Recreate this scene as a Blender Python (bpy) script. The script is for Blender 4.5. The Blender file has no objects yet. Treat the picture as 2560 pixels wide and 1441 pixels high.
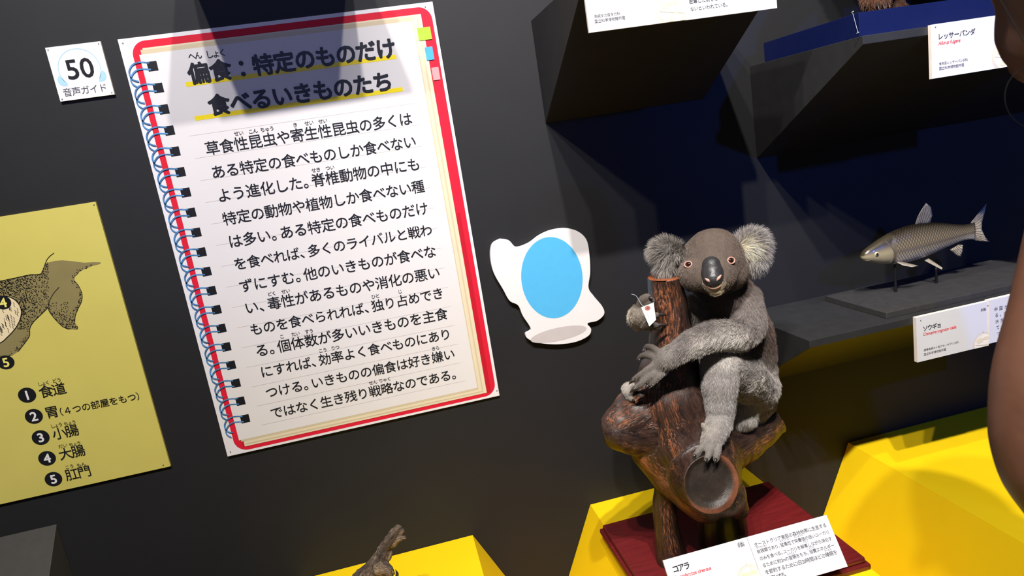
import bpy, bmesh, math, random
import numpy as np
from mathutils import Vector, Matrix
from mathutils.geometry import tessellate_polygon

random.seed(7); RNG = np.random.default_rng(7)
SC = bpy.context.scene
COL = SC.collection

# ------------------------------------------------------------------ camera
W, H, F = 2560.0, 1441.0, 1680.0
CAM = np.array([0.0, -1.4338, 1.5])
R = np.array([[0.9671080286, -0.1907411620, 0.1682850858],
              [-0.2015956374, -0.1713073714, 0.9643718077],
              [-0.1551169235, -0.9665772569, -0.2041253204]])   # columns: image right, image down, forward
cd = bpy.data.cameras.new('camera'); cam = bpy.data.objects.new('camera', cd); COL.objects.link(cam)
cd.sensor_width = 36.0; cd.lens = 36.0 * F / W; cd.clip_start = 0.02
cd.dof.use_dof = True; cd.dof.focus_distance = 1.23; cd.dof.aperture_fstop = 7.0
cam.matrix_world = Matrix([[R[0][0], -R[0][1], -R[0][2], CAM[0]], [R[1][0], -R[1][1], -R[1][2], CAM[1]],
                           [R[2][0], -R[2][1], -R[2][2], CAM[2]], [0, 0, 0, 1]])
SC.camera = cam

# ------------------------------------------------------------------ world, lights, exposure
wd = bpy.data.worlds.new('world'); SC.world = wd; wd.use_nodes = True
wd.node_tree.nodes['Background'].inputs[0].default_value = (0.62, 0.72, 1.0, 1)
wd.node_tree.nodes['Background'].inputs[1].default_value = 0.10
SC.view_settings.view_transform = 'Standard'; SC.view_settings.look = 'None'
SC.view_settings.exposure = 0.0; SC.view_settings.gamma = 1.0; SC.view_settings.use_curve_mapping = False

def spot(name, loc, target, watts, color, size, blend=0.5, radius=0.02):
    d = bpy.data.lights.new(name, 'SPOT'); d.energy = watts; d.color = color
    d.spot_size = math.radians(size); d.spot_blend = blend; d.shadow_soft_size = radius
    o = bpy.data.objects.new(name, d); COL.objects.link(o); o.location = loc
    o.rotation_euler = (Vector(target) - Vector(loc)).to_track_quat('-Z', 'Y').to_euler()
    return o
WARM = (1.0, 0.955, 0.915)
spot('track_spot', (0.32, -1.62, 3.2), (1.15, -0.05, 1.10), 225, WARM, 68, 0.8, 0.022)
spot('track_spot', (0.62, -1.28, 3.2), (1.20, -0.40, 0.62), 85, WARM, 34, 0.8, 0.022)
spot('track_spot', (0.11, -1.60, 3.2), (0.40, 0.0, 1.2), 125, WARM, 82, 0.6, 0.022)
spot('track_spot', (-0.25, -1.58, 3.2), (0.20, 0.0, 1.3), 112, WARM, 82, 0.6, 0.022)
spot('track_spot', (-0.43, -1.58, 3.2), (0.10, 0.0, 1.2), 108, WARM, 84, 0.6, 0.022)
spot('blue_spot', (1.5, -2.7, 2.5), (1.5, 0.0, 1.3), 105, (0.04, 0.16, 1.0), 50, 0.9, 0.04)
spot('blue_spot', (-0.2, -3.0, 2.45), (-0.12, 0.0, 1.72), 62, (0.34, 0.42, 1.0), 24, 0.7, 0.04)

# ------------------------------------------------------------------ pixel helpers (a point of the photo at a given real depth)
def ray(px, py): return R @ np.array([px - W / 2, py - H / 2, F])
def P(px, py, d=0.0):
    """point seen at pixel (px,py), d metres in front of the wall"""
    r = ray(px, py); t = (-CAM[1] - d) / r[1]
    return np.array([CAM[0] + r[0] * t, -d, CAM[2] + r[2] * t])
def Pd(px, py, depth): return CAM + ray(px, py) / F * depth
def depth_of(p): return (R.T @ (np.asarray(p) - CAM))[2]
def mpp(p): return depth_of(p) / F

# ------------------------------------------------------------------ colour and materials
def lin(c): return c / 12.92 if c <= 0.04045 else ((c + 0.055) / 1.055) ** 2.4
def rgb(r, g, b): return (lin(r / 255), lin(g / 255), lin(b / 255), 1.0)

def mat(name, color, rough=0.5, var=0.06, scale=60.0, spec=0.5, bump=0.0, coat=0.0, metal=0.0, attr=None, stretch=(1, 1, 1)):
    m = bpy.data.materials.new(name); m.use_nodes = True
    nt = m.node_tree; N = nt.nodes; L = nt.links; b = N['Principled BSDF']
    b.inputs['Roughness'].default_value = rough; b.inputs['Specular IOR Level'].default_value = spec
    b.inputs['Coat Weight'].default_value = coat; b.inputs['Metallic'].default_value = metal
    tc = N.new('ShaderNodeTexCoord'); mp = N.new('ShaderNodeMapping'); mp.inputs['Scale'].default_value = stretch
    nz = N.new('ShaderNodeTexNoise'); nz.inputs['Scale'].default_value = scale; nz.inputs['Detail'].default_value = 4
    L.new(tc.outputs['Object'], mp.inputs['Vector']); L.new(mp.outputs['Vector'], nz.inputs['Vector'])
    mx = N.new('ShaderNodeMix'); mx.data_type = 'RGBA'; mx.blend_type = 'MULTIPLY'; mx.inputs[0].default_value = 1.0
    rm = N.new('ShaderNodeMapRange'); rm.inputs[1].default_value = 0.3; rm.inputs[2].default_value = 0.7
    rm.inputs[3].default_value = 1 - var; rm.inputs[4].default_value = 1 + var
    L.new(nz.outputs['Fac'], rm.inputs[0])
    if attr:
        at = N.new('ShaderNodeAttribute'); at.attribute_name = attr; L.new(at.outputs['Color'], mx.inputs[6])
    else:
        mx.inputs[6].default_value = color
    L.new(rm.outputs[0], mx.inputs[7]); L.new(mx.outputs[2], b.inputs['Base Color'])
    if bump:
        bp = N.new('ShaderNodeBump'); bp.inputs['Strength'].default_value = bump; bp.inputs['Distance'].default_value = 0.002
        L.new(nz.outputs['Fac'], bp.inputs['Height']); L.new(bp.outputs['Normal'], b.inputs['Normal'])
    return m

M = {}
M['wall'] = mat('charcoal_wall_paint', rgb(34, 34, 36), 0.6, 0.05, 9, 0.28)
M['ceiling'] = mat('dark_ceiling', rgb(24, 24, 25), 0.8)
M['floor'] = mat('dark_carpet', rgb(38, 38, 42), 0.9, 0.2, 300)
M['black'] = mat('black_block_paint', rgb(43, 43, 44), 0.5, 0.10, 35, 0.35, 0.05)
M['dark_grey'] = mat('grey_block_paint', rgb(62, 60, 57), 0.6, 0.08, 40, 0.35, 0.05)
M['board_black'] = mat('black_board', rgb(52, 51, 50), 0.6, 0.12, 60, 0.4, 0.1)
M['navy'] = mat('painted_blue_sheen', rgb(9, 20, 66), 0.4, 0.06, 20)  # black gloss box; its blue reflection is put into the base colour
M['yellow'] = mat('yellow_paint', rgb(247, 208, 14), 0.55, 0.02, 12, 0.3)
M['white'] = mat('white_print', rgb(228, 225, 227), 0.6, 0.01, 20, 0.2)
M['card'] = mat('white_card', rgb(212, 212, 217), 0.5, 0.01, 20, 0.3)
M['card_edge'] = mat('card_core', rgb(226, 214, 202), 0.7)
M['ink'] = mat('black_ink', rgb(26, 26, 30), 0.45, 0.05, 30, 0.3)
M['ink_soft'] = mat('grey_ink', rgb(66, 66, 72), 0.5, 0.05, 30, 0.3)
M['red'] = mat('red_print', rgb(214, 30, 54), 0.6, 0.03, 20, 0.2)
M['dark_red'] = mat('dark_red_print', rgb(190, 26, 44), 0.45, 0.03, 20, 0.3)
M['name_red'] = mat('red_ink', rgb(222, 60, 66), 0.5, 0.03, 20, 0.3)
M['beige'] = mat('beige_print', rgb(224, 211, 180), 0.45, 0.02, 20, 0.3)
M['beige_dark'] = mat('tan_print', rgb(208, 192, 158), 0.45, 0.02, 20, 0.3)
M['page'] = mat('page_print', rgb(222, 218, 217), 0.6, 0.01, 20, 0.2)
M['rule'] = mat('rule_line', rgb(196, 186, 182), 0.5)
M['marker'] = mat('yellow_marker', rgb(246, 222, 20), 0.45, 0.02, 20, 0.3)
M['tab_green'] = mat('green_tab', rgb(160, 205, 40), 0.45)
M['tab_blue'] = mat('blue_tab', rgb(70, 165, 235), 0.45)
M['tab_pink'] = mat('pink_tab', rgb(242, 150, 150), 0.45)
M['ring'] = mat('blue_ring', rgb(74, 128, 178), 0.4, 0.45, 90)
M['sky'] = mat('pale_blue_print', rgb(165, 205, 226), 0.45)
M['panel_yellow'] = mat('pale_yellow_print', rgb(208, 196, 102), 0.5, 0.02, 15, 0.3)
M['olive'] = mat('olive_print', rgb(140, 128, 84), 0.5, 0.04, 40, 0.3)
M['cream'] = mat('cream_print', rgb(236, 218, 178), 0.5, 0.03, 40)
M['lemon'] = mat('lemon_ink', rgb(240, 230, 120), 0.5)
M['cut_blue'] = mat('blue_print', rgb(84, 180, 232), 0.45, 0.02)
M['cut_grey'] = mat('grey_print', rgb(196, 188, 188), 0.45, 0.02)
M['pin'] = mat('steel_pin', rgb(150, 150, 150), 0.3, 0.02, 30, 0.5, 0, 0, 1.0)
M['mahogany'] = mat('red_stained_wood', rgb(100, 24, 26), 0.38, 0.22, 30, 0.5, 0.05, 0.2, 0, None, (0.6, 8, 8))
M['thread'] = mat('pale_thread', rgb(160, 166, 178), 0.6)
M['compass'] = mat('compass_rim_print', rgb(214, 200, 176), 0.5, 0.05, 80)
M['compass_face'] = mat('compass_face_print', rgb(236, 228, 212), 0.5, 0.10, 60)

# ------------------------------------------------------------------ object helpers
def link(o, parent=None):
    COL.objects.link(o)
    if parent is not None:
        o.parent = parent; loc = Vector((0, 0, 0)); p = parent
        while p is not None: loc += p.location + p.matrix_parent_inverse.translation; p = p.parent
        o.matrix_parent_inverse = Matrix.Translation(-loc)
    return o
def mesh_obj(name, verts, faces, m, parent=None, smooth=False, mat_ids=None):
    me = bpy.data.meshes.new(name); me.from_pydata([tuple(map(float, v)) for v in verts], [], [tuple(map(int, f)) for f in faces]); me.update()
    for mm in (m if isinstance(m, (list, tuple)) else [m]): me.materials.append(mm)
    if mat_ids is not None: me.polygons.foreach_set('material_index', mat_ids)
    if smooth: me.polygons.foreach_set('use_smooth', [True] * len(me.polygons))
    return link(bpy.data.objects.new(name, me), parent)
def thing(name, label, cat, loc, group=None):
    o = bpy.data.objects.new(name, None); COL.objects.link(o); o.location = tuple(map(float, loc)); o.empty_display_size = 0.05
    return tag(o, label, cat, group)
def tag(o, label, cat, group=None):
    o['label'] = label; o['category'] = cat
    if group: o['group'] = group
    return o
def structure(o): o['kind'] = 'structure'; return o

class G:
    """collects geometry for one mesh; each face keeps a material slot"""
    def __init__(s): s.v = []; s.f = []; s.mi = []; s.mats = []
    def slot(s, m):
        if m not in s.mats: s.mats.append(m)
        return s.mats.index(m)
    def add(s, verts, faces, m):
        n = len(s.v); k = s.slot(m); s.v.extend([tuple(v) for v in verts])
        for f in faces: s.f.append(tuple(i + n for i in f)); s.mi.append(k)
    def box(s, x0, x1, y0, y1, z0, z1, m):
        s.prism([(x0, y0), (x1, y0), (x1, y1), (x0, y1)], z0, z1, m)
    def prism(s, pts, z0, z1, m):
        n = len(pts); v = [(x, y, z0) for x, y in pts] + [(x, y, z1) for x, y in pts]
        f = [tuple(range(n - 1, -1, -1)), tuple(range(n, 2 * n))] + [(i, (i + 1) % n, n + (i + 1) % n, n + i) for i in range(n)]
        s.add(v, f, m)
    def build(s, name, parent=None, smooth=False, bevel=0.0):
        o = mesh_obj(name, s.v, s.f, s.mats, parent, smooth, s.mi)
        bm = bmesh.new(); bm.from_mesh(o.data); bmesh.ops.recalc_face_normals(bm, faces=bm.faces); bm.to_mesh(o.data); bm.free()
        if bevel:
            b = o.modifiers.new('bevel', 'BEVEL'); b.width = bevel; b.segments = 2; b.limit_method = 'ANGLE'
        return o

def loft(rings, close=True):
    """rings: list of (n,3) arrays -> verts, faces with fan caps"""
    n = len(rings[0]); v = [p for r in rings for p in r]; f = []
    for i in range(len(rings) - 1):
        for j in range(n):
            f.append((i * n + j, i * n + (j + 1) % n, (i + 1) * n + (j + 1) % n, (i + 1) * n + j))
    if close:
        f.append(tuple(range(n - 1, -1, -1))); f.append(tuple(range((len(rings) - 1) * n, len(rings) * n)))
    return v, f
def resample(pts, rad, step):
    pts = np.asarray(pts, float); rad = np.asarray(rad, float); n = len(pts); op = []; orr = []
    for i in range(n - 1):
        p0 = pts[max(i - 1, 0)]; p1 = pts[i]; p2 = pts[i + 1]; p3 = pts[min(i + 2, n - 1)]
        m = max(2, int(np.linalg.norm(p2 - p1) / step) + 1)
        for k in range(m):
            t = k / m; a = 2 * t**3 - 3 * t**2 + 1; b = t**3 - 2 * t**2 + t; c = -2 * t**3 + 3 * t**2; d = t**3 - t**2
            op.append(a * p1 + b * (p2 - p0) / 2 + c * p2 + d * (p3 - p1) / 2)
            orr.append(rad[i] + (rad[i + 1] - rad[i]) * (3 * t * t - 2 * t**3))
    op.append(pts[-1]); orr.append(rad[-1])
    return np.array(op), np.array(orr)
def tube(pts, rad, nseg=14, step=0.006, caps=True, round_ends=True):
    """smooth tapering tube with rounded ends -> verts, faces (closed)"""
    p, r = resample(pts, rad, step)
    if len(p) < 2: return [], []
    t = np.gradient(p, axis=0); t /= np.linalg.norm(t, axis=1)[:, None] + 1e-12
    if round_ends:
        A = [math.radians(a) for a in (12, 30, 50, 70, 85)]
        ps = [p[0] - t[0] * r[0] * math.cos(a) for a in A]; rs = [r[0] * math.sin(a) for a in A]
        pe = [p[-1] + t[-1] * r[-1] * math.cos(a) for a in reversed(A)]; re = [r[-1] * math.sin(a) for a in reversed(A)]
        p2 = np.vstack([ps, p, pe]); r2 = np.concatenate([rs, r, re]); t2 = np.vstack([[t[0]] * 5, t, [t[-1]] * 5])
    else: p2, r2, t2 = p, r, t
    u = np.cross(t2[0], [0.3, 0.2, 0.93]); u /= np.linalg.norm(u); rings = []
    ang = np.linspace(0, 2 * np.pi, nseg, endpoint=False)
    for i in range(len(p2)):
        u = u - t2[i] * (u @ t2[i]); u /= np.linalg.norm(u) + 1e-12; w = np.cross(t2[i], u)
        rings.append(p2[i] + r2[i] * (np.cos(ang)[:, None] * u + np.sin(ang)[:, None] * w))
    return loft(rings)

# ------------------------------------------------------------------ flat printing: text and shapes in a plane
class Plane:
    """a flat printed surface: O + u*X + v*Y, layers lifted along N"""
    def __init__(s, O, X, Y):
        s.O = np.array(O, float); s.X = np.array(X, float); s.Y = np.array(Y, float); s.N = np.cross(s.X, s.Y)
    def at(s, u, v, lift=0.0): return s.O + s.X * u + s.Y * v + s.N * lift
    def uv(s, px, py):
        r = ray(px, py); t = ((s.O - CAM) @ s.N) / (r @ s.N); q = CAM + r * t - s.O
        return np.array([q @ s.X, q @ s.Y])
_glyph = {}
def glyph(ch, off):
    key = (ch, off)
    if key not in _glyph:
        cu = bpy.data.curves.new('g', 'FONT'); cu.body = ch; cu.size = 1.0; cu.offset = off; cu.resolution_u = 3; cu.fill_mode = 'FRONT'
        ob = bpy.data.objects.new('g', cu); me = bpy.data.meshes.new_from_object(ob)
        n = len(me.vertices); co = np.zeros(n * 3)
        if n: me.vertices.foreach_get('co', co)
        fs = [tuple(p.vertices) for p in me.polygons]
        co = co.reshape(-1, 3)[:, :2]
        _glyph[key] = (co, fs)
        bpy.data.objects.remove(ob); bpy.data.curves.remove(cu); bpy.data.meshes.remove(me)
    return _glyph[key]
# the CJK glyphs: measure the em box once
_ref = glyph('国', 0.0)[0]; EM_W = (_ref[:, 0].max() - _ref[:, 0].min()) / 0.86; EM_X = _ref[:, 0].mean() - 0; EM_CY = (_ref[:, 1].max() + _ref[:, 1].min()) / 2; EM_CX = (_ref[:, 0].max() + _ref[:, 0].min()) / 2
def is_cjk(c): return ord(c) > 0x2000
NARROW = '、。'
def put_text(g, pl, s, u0, u1, vc, size, m, lift=0.0004, off=0.0, slant=0.0):
    """lay a line of text between u0 and u1, centred vertically on vc; size = em height"""
    adv = []
    for c in s:
        if c in NARROW: adv.append(0.62)
        elif c == ' ': adv.append(0.30)
        elif is_cjk(c): adv.append(1.0)
        else:
            co, _ = glyph(c, 0.0); w = (co[:, 0].max() - co[:, 0].min()) * 0.95 if len(co) else 0.3
            adv.append((w + 0.09) / 1.0 * 0.92)
    k = (u1 - u0) / sum(adv); u = u0; sc = min(size, k * 1.0 if len(s) > 6 else size) / EM_W
    for c, a in zip(s, adv):
        co, fs = glyph(c, 0.0)
        if len(co):
            if is_cjk(c) and c not in NARROW + '：': cx = EM_CX
            elif c in NARROW: cx = (co[:, 0].min() + co[:, 0].max()) / 2 + 0.12 * EM_W
            else: cx = (co[:, 0].min() + co[:, 0].max()) / 2
            x = (co[:, 0] - cx) * sc; y = (co[:, 1] - EM_CY) * sc; x = x + slant * y
            x = x + u + a * k / 2; y = y + vc
            if off <= 0: sh = [(0, 0)]
            elif off < 0.012: sh = [(-.7, -.7), (.7, -.7), (.7, .7), (-.7, .7)]
            else: sh = [(math.cos(q_ * math.pi / 4), math.sin(q_ * math.pi / 4)) for q_ in range(8)] + [(0, 0)]
            for j_, (dx_, dy_) in enumerate(sh):
                g.add([pl.at(a_ + dx_ * off * sc, b_ + dy_ * off * sc, lift + j_ * 4e-6) for a_, b_ in zip(x, y)], fs, m)
        u += a * k
def put_poly(g, pl, pts, m, lift):
    tri = tessellate_polygon([[Vector((float(a), float(b), 0)) for a, b in pts]])
    # make every triangle face outward
    out = []
    for t in tri:
        a, b, c = (pts[i] for i in t)
        out.append(tuple(t) if (b[0]-a[0])*(c[1]-a[1])-(b[1]-a[1])*(c[0]-a[0]) > 0 else (t[0], t[2], t[1]))
    g.add([pl.at(a, b, lift) for a, b in pts], out, m)
def put_rect(g, pl, u0, u1, v0, v1, m, lift): put_poly(g, pl, [(u0, v0), (u1, v0), (u1, v1), (u0, v1)], m, lift)
def put_ellipse(g, pl, u, v, a, b, m, lift, n=40, rot=0.0):
    pts = []
    for i in range(n):
        t = 2 * math.pi * i / n; x = a * math.cos(t); y = b * math.sin(t)
        pts.append((u + x * math.cos(rot) - y * math.sin(rot), v + x * math.sin(rot) + y * math.cos(rot)))
    put_poly(g, pl, pts, m, lift)
def round_rect(u0, u1, v0, v1, r, n=8):
    pts = []
    for cx, cy, a0 in ((u1 - r, v0 + r, -90), (u1 - r, v1 - r, 0), (u0 + r, v1 - r, 90), (u0 + r, v0 + r, 180)):
        for i in range(n + 1):
            a = math.radians(a0 + 90 * i / n); pts.append((cx + r * math.cos(a), cy + r * math.sin(a)))
    return pts
def put_stroke(g, pl, pts, w, m, lift):
    p = np.asarray(pts, float)
    if np.ndim(w) == 0: w = np.full(len(p), w)
    t = np.gradient(p, axis=0); t /= np.linalg.norm(t, axis=1)[:, None] + 1e-9; nrm = np.stack([-t[:, 1], t[:, 0]], 1)
    a = p + nrm * np.asarray(w)[:, None] / 2; b = p - nrm * np.asarray(w)[:, None] / 2; n = len(p)
    g.add([pl.at(*q, lift) for q in a] + [pl.at(*q, lift) for q in b], [(n + i, n + i + 1, i + 1, i) for i in range(n - 1)], m)
def put_arc(g, pl, u, v, a, b, d0, d1, w, m, lift, n=48):
    put_stroke(g, pl, [(u + a * math.cos(math.radians(d0 + (d1 - d0) * i / n)), v + b * math.sin(math.radians(d0 + (d1 - d0) * i / n))) for i in range(n + 1)], w, m, lift)
def spline2(pts, step=0.002):
    q, _ = resample(np.c_[np.asarray(pts, float), np.zeros(len(pts))], np.zeros(len(pts)), step); return q[:, :2]
def board(g, pl, outline, thick, face, edge):
    """a flat board of real thickness behind the plane (outline counter-clockwise in u,v)"""
    n = len(outline); front = [pl.at(a, b, 0) for a, b in outline]; back = [pl.at(a, b, -thick) for a, b in outline]
    put_poly(g, pl, outline, face, 0.0)
    g.add(front + back, [(i, n + i, n + (i + 1) % n, (i + 1) % n) for i in range(n)], edge)
    tri = tessellate_polygon([[Vector((float(a), float(b), 0)) for a, b in outline]])
    g.add(back, [tuple(t) for t in tri], edge)
def pins(pl, parent, pts, r=0.0016):
    for px in pts:
        u, v = px; c = pl.at(u, v, 0.0); vs, fs = tube([c - pl.N * 0.002, c + pl.N * 0.0008], [r, r * 0.9], 10, 0.01)
        mesh_obj('pin', vs, fs, M['pin'], parent, True)

# ================================================================== THE ROOM
g = G(); g.box(-4, 5, 0.0, 0.12, 0, 3.6, M['wall']); structure(g.build('wall_back'))
g = G(); g.box(-4, 5, -5, 0.12, -0.1, 0, M['floor']); structure(g.build('floor'))
g = G(); g.box(-4, 5, -5, 0.12, 3.6, 3.7, M['ceiling']); structure(g.build('ceiling'))

# yellow faceted plinths along the foot of the wall
PZ = 0.636
def plinth(x0, x1, label, depth=0.55, ztop=PZ):
    fl = math.tan(math.radians(22.5)); zb = 0.06
    cx = (x0 + x1) / 2; g = G(); dz = ztop - zb
    e = min(dz * 0.46, 0.145)          # the flanks flare out, then drop straight to the floor
    zk = ztop - e / 0.46
    prof = [(x0, ztop), (x0 - e, zk), (x0 - e, 0.0), (x1 + e, 0.0), (x1 + e, zk), (x1, ztop)]
    n = len(prof); v = [(x, -0.001, z) for x, z in prof] + [(x, -depth, z) for x, z in prof]
    f = [tuple(range(n)), tuple(range(2 * n - 1, n - 1, -1))] + [(i, i + n, (i + 1) % n + n, (i + 1) % n) for i in range(n)]
    g.add(v, f, M['yellow'])
    return tag(g.build('display_plinth'), label, 'plinth', 'yellow faceted plinths along the wall')
plinth(-0.337, 0.065, 'yellow faceted plinth at the bottom edge of the photo, with the dry twig on it')
plinth(0.355, 0.757, 'yellow faceted plinth carrying the dark red wooden board with the koala log')
plinth(1.058, 1.56, 'yellow faceted plinth under the fish shelf, beside the brown arm', ztop=0.623)

# black wedge brackets on the wall
def bracket(x0, x1, ztop, zbot, depth, lip, label):
    prof = [(0.001, ztop), (depth, ztop), (depth, ztop - lip), (0.001, zbot)]
    g = G(); n = 4; v = [(x0, -d, z) for d, z in prof] + [(x1, -d, z) for d, z in prof]
    g.add(v, [(0, 1, 2, 3), (7, 6, 5, 4)] + [(i, i + 4, (i + 1) % 4 + 4, (i + 1) % 4) for i in range(4)], M['black'])
    return tag(g.build('wall_bracket', bevel=0.0008), label, 'wall shelf', 'black wedge brackets on the wall')
bracket(0.379, 0.747, 1.746, 1.536, 0.345, 0.016, 'black wedge-shaped wall bracket above the koala, under two white cards')
bracket(0.865, 1.62, 1.5905, 1.385, 0.361, 0.0145, 'black wedge-shaped wall bracket holding the blue-sheen box and the red panda card')
bracket(0.788, 1.50, 1.0270, 0.842, 0.265, 0.0155, 'black wall shelf under the fish board, with a white fish card on its front')
bracket(-0.262, 0.035, 1.975, 1.905, 0.335, 0.016, 'black wall bracket above the top edge of the spiral notebook poster')
# grey sloped block at the lower left
g = G(); prof = [(0.001, 0.896), (0.30, 0.628), (0.30, 0.0), (0.001, 0.0)]
v = [(-1.2, -d, z) for d, z in prof] + [(-0.763, -d, z) for d, z in prof]
g.add(v, [(0, 1, 2, 3), (7, 6, 5, 4)] + [(i, i + 4, (i + 1) % 4 + 4, (i + 1) % 4) for i in range(4)], M['dark_grey'])
tag(g.build('sloped_block', bevel=0.0008), 'grey block with a sloping top below the yellow anatomy panel', 'display block')

# black box on the upper right bracket, blue reflection painted into its colour
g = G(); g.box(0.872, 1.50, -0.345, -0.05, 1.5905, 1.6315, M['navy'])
tag(g.build('base_box', bevel=0.0006), 'black box with painted-in blue sheen on the black bracket, under the red panda paws', 'base')
# tie thread with a pin head at each end, on the front of the blue-sheen box
a = P(2130, 33, 0.346); b = P(2143, 85, 0.356)
vs, fs = tube([a + [0, -0.0015, 0.0005], b + [0, -0.002, 0.002]], [0.0004, 0.0004], 6, 0.02)
th = mesh_obj('tie_thread', vs, fs, M['thread'], None, True); tag(th, 'pale thread tied down the front corner of the blue-sheen box', 'thread')
for q in (a, b):
    vs, fs = tube([q + [0, -0.003, 0.002], q + [0, 0.0005, 0.001]], [0.0011, 0.0010], 8, 0.01); mesh_obj('knot', vs, fs, M['thread'], th, True)

# ================================================================== NOTEBOOK POSTER
pl = Plane((0, -0.006, 0), (1, 0, 0), (0, 0, 1))
def Q(px, py): return pl.uv(px, py)
po = thing('notebook_poster', 'large white poster printed as a spiral notebook with a red cover and Japanese text', 'poster', (-0.115, -0.003, 1.38))
tl, tr, br, bl = Q(292, 98), Q(1080, 5), Q(1250, 990), Q(570, 1141)
PX0, PX1 = (tl[0] + bl[0]) / 2, (tr[0] + br[0]) / 2; PZ0, PZ1 = (bl[1] + br[1]) / 2, (tl[1] + tr[1]) / 2
g = G(); board(g, pl, [(PX0, PZ0), (PX1, PZ0), (PX1, PZ1), (PX0, PZ1)], 0.0055, M['white'], M['card_edge']); g.build('panel', po)
L0 = 0.0002
cu0 = Q(330, 130)[0]; cu1 = Q(1150, 480)[0] ; cv1 = Q(700, 60)[1]; cv0 = Q(900, 1062)[1]
cu1 = Q(1237, 960)[0]
g = G(); put_poly(g, pl, round_rect(cu0, cu1, cv0, cv1, 0.026), M['red'], L0); g.build('cover', po)
pu1 = Q(1213, 960)[0]; pv1 = Q(1036, 37)[1]; pv0 = Q(620, 1115)[1]; pu0 = Q(348, 135)[0]
g = G()
put_rect(g, pl, pu0 + 0.004, pu1 + 0.010, pv0 - 0.001, Q(1060, 300)[1] - 0.2, M['dark_red'], 2 * L0)
put_rect(g, pl, pu0 + 0.008, pu1, pv0, pv1, M['beige'], 3 * L0)
put_rect(g, pl, pu0 + 0.010, pu1 - 0.007, pv0 + 0.004, pv1 - 0.005, M['beige_dark'], 4 * L0)
put_rect(g, pl, pu0 + 0.010, pu1 - 0.010, pv0 + 0.006, pv1 - 0.005, M['beige'], 5 * L0)
put_rect(g, pl, pu0 + 0.004, pu1 - 0.017, pv0 + 0.012, pv1 - 0.003, M['beige_dark'], 6 * L0)
g.build('page_edges', po)
g = G(); put_rect(g, pl, pu0, pu1 - 0.019, pv0 + 0.016, pv1 - 0.011, M['page'], 7 * L0)
for i in range(15):
    t = i / 14; a = Q(473, 341); b = Q(655, 1063); u0 = a[0]; v = a[1] + (b[1] - a[1]) * t; u1 = Q(1037, 262)[0]
    put_rect(g, pl, u0, u1, v, v + 0.0006, M['rule'], 8 * L0)
g.build('page', po)
g = G()
for (a, b) in (((464, 206), (992, 149)), ((486, 291), (1008, 230))):
    p0 = Q(*a); p1 = Q(*b); v = (Q(a[0], a[1] + 5)[1] + Q(b[0], b[1] - 6)[1]) / 2; put_rect(g, pl, p0[0], p1[0], v - 0.0042, v + 0.0042, M['marker'], 8 * L0)
g.build('highlight', po)
for nm, mm, a, b in (('green_tab', 'tab_green', (1042, 71), (1080, 98)), ('blue_tab', 'tab_blue', (1061, 119), (1086, 149)), ('pink_tab', 'tab_pink', (1078, 170), (1101, 199))):
    g = G(); p0 = Q(*a); p1 = Q(*b); put_rect(g, pl, p0[0], p1[0], p1[1], p0[1], M[mm], 9 * L0); o = g.build('page_tab', po); o['label'] = nm.replace('_', ' ')
# spiral
h0 = Q(382, 166); h1 = Q(613, 1047)
C0 = Q(382.5, 60 + 425 * 0.25)
def rel(pts): return [Q(x * 0.25, 60 + y * 0.25) - C0 for x, y in pts]
ra = rel([(1500, 392), (1400, 386), (1330, 412), (1298, 470), (1308, 530), (1345, 566), (1395, 577)])
rb = rel([(1515, 458), (1400, 456), (1340, 492), (1314, 550), (1330, 600), (1378, 634)])
for i in range(19):
    t = i / 18; c = np.array([h0[0] * (1 - t) + h1[0] * t, h0[1] * (1 - t) + h1[1] * t])
    rings = G(); put_rect(rings, pl, c[0] - 0.0088, c[0] + 0.0088, c[1] - 0.0088, c[1] + 0.0088, M['ink'], 8 * L0)
    for rr in (ra, rb): put_stroke(rings, pl, spline2([c + q for q in rr], 0.003), 0.0026, M['ring'], 10 * L0)
    rings.build('spiral_ring', po)
# title
def tline(pl, parent, name, s, a, b, size, m, off=0.0, lift=11 * L0, slant=0.0):
    g = G(); p0 = pl.uv(*a); p1 = pl.uv(*b); put_text(g, pl, s, p0[0], p1[0], (p0[1] + p1[1]) / 2, size, m, lift, off, slant); return g.build(name, parent)
tline(pl, po, 'title_line', '偏食：特定のものだけ', (470, 183), (990, 124), 0.0435, M['ink'], 0.036)
tline(pl, po, 'title_line', '食べるいきものたち', (521, 262), (982, 207), 0.0435, M['ink'], 0.036)
tline(pl, po, 'ruby', 'へん', (472, 142), (504, 138), 0.0135, M['ink'], 0.010); tline(pl, po, 'ruby', 'しょく', (516, 138), (565, 131), 0.0150, M['ink'], 0.010)
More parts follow.
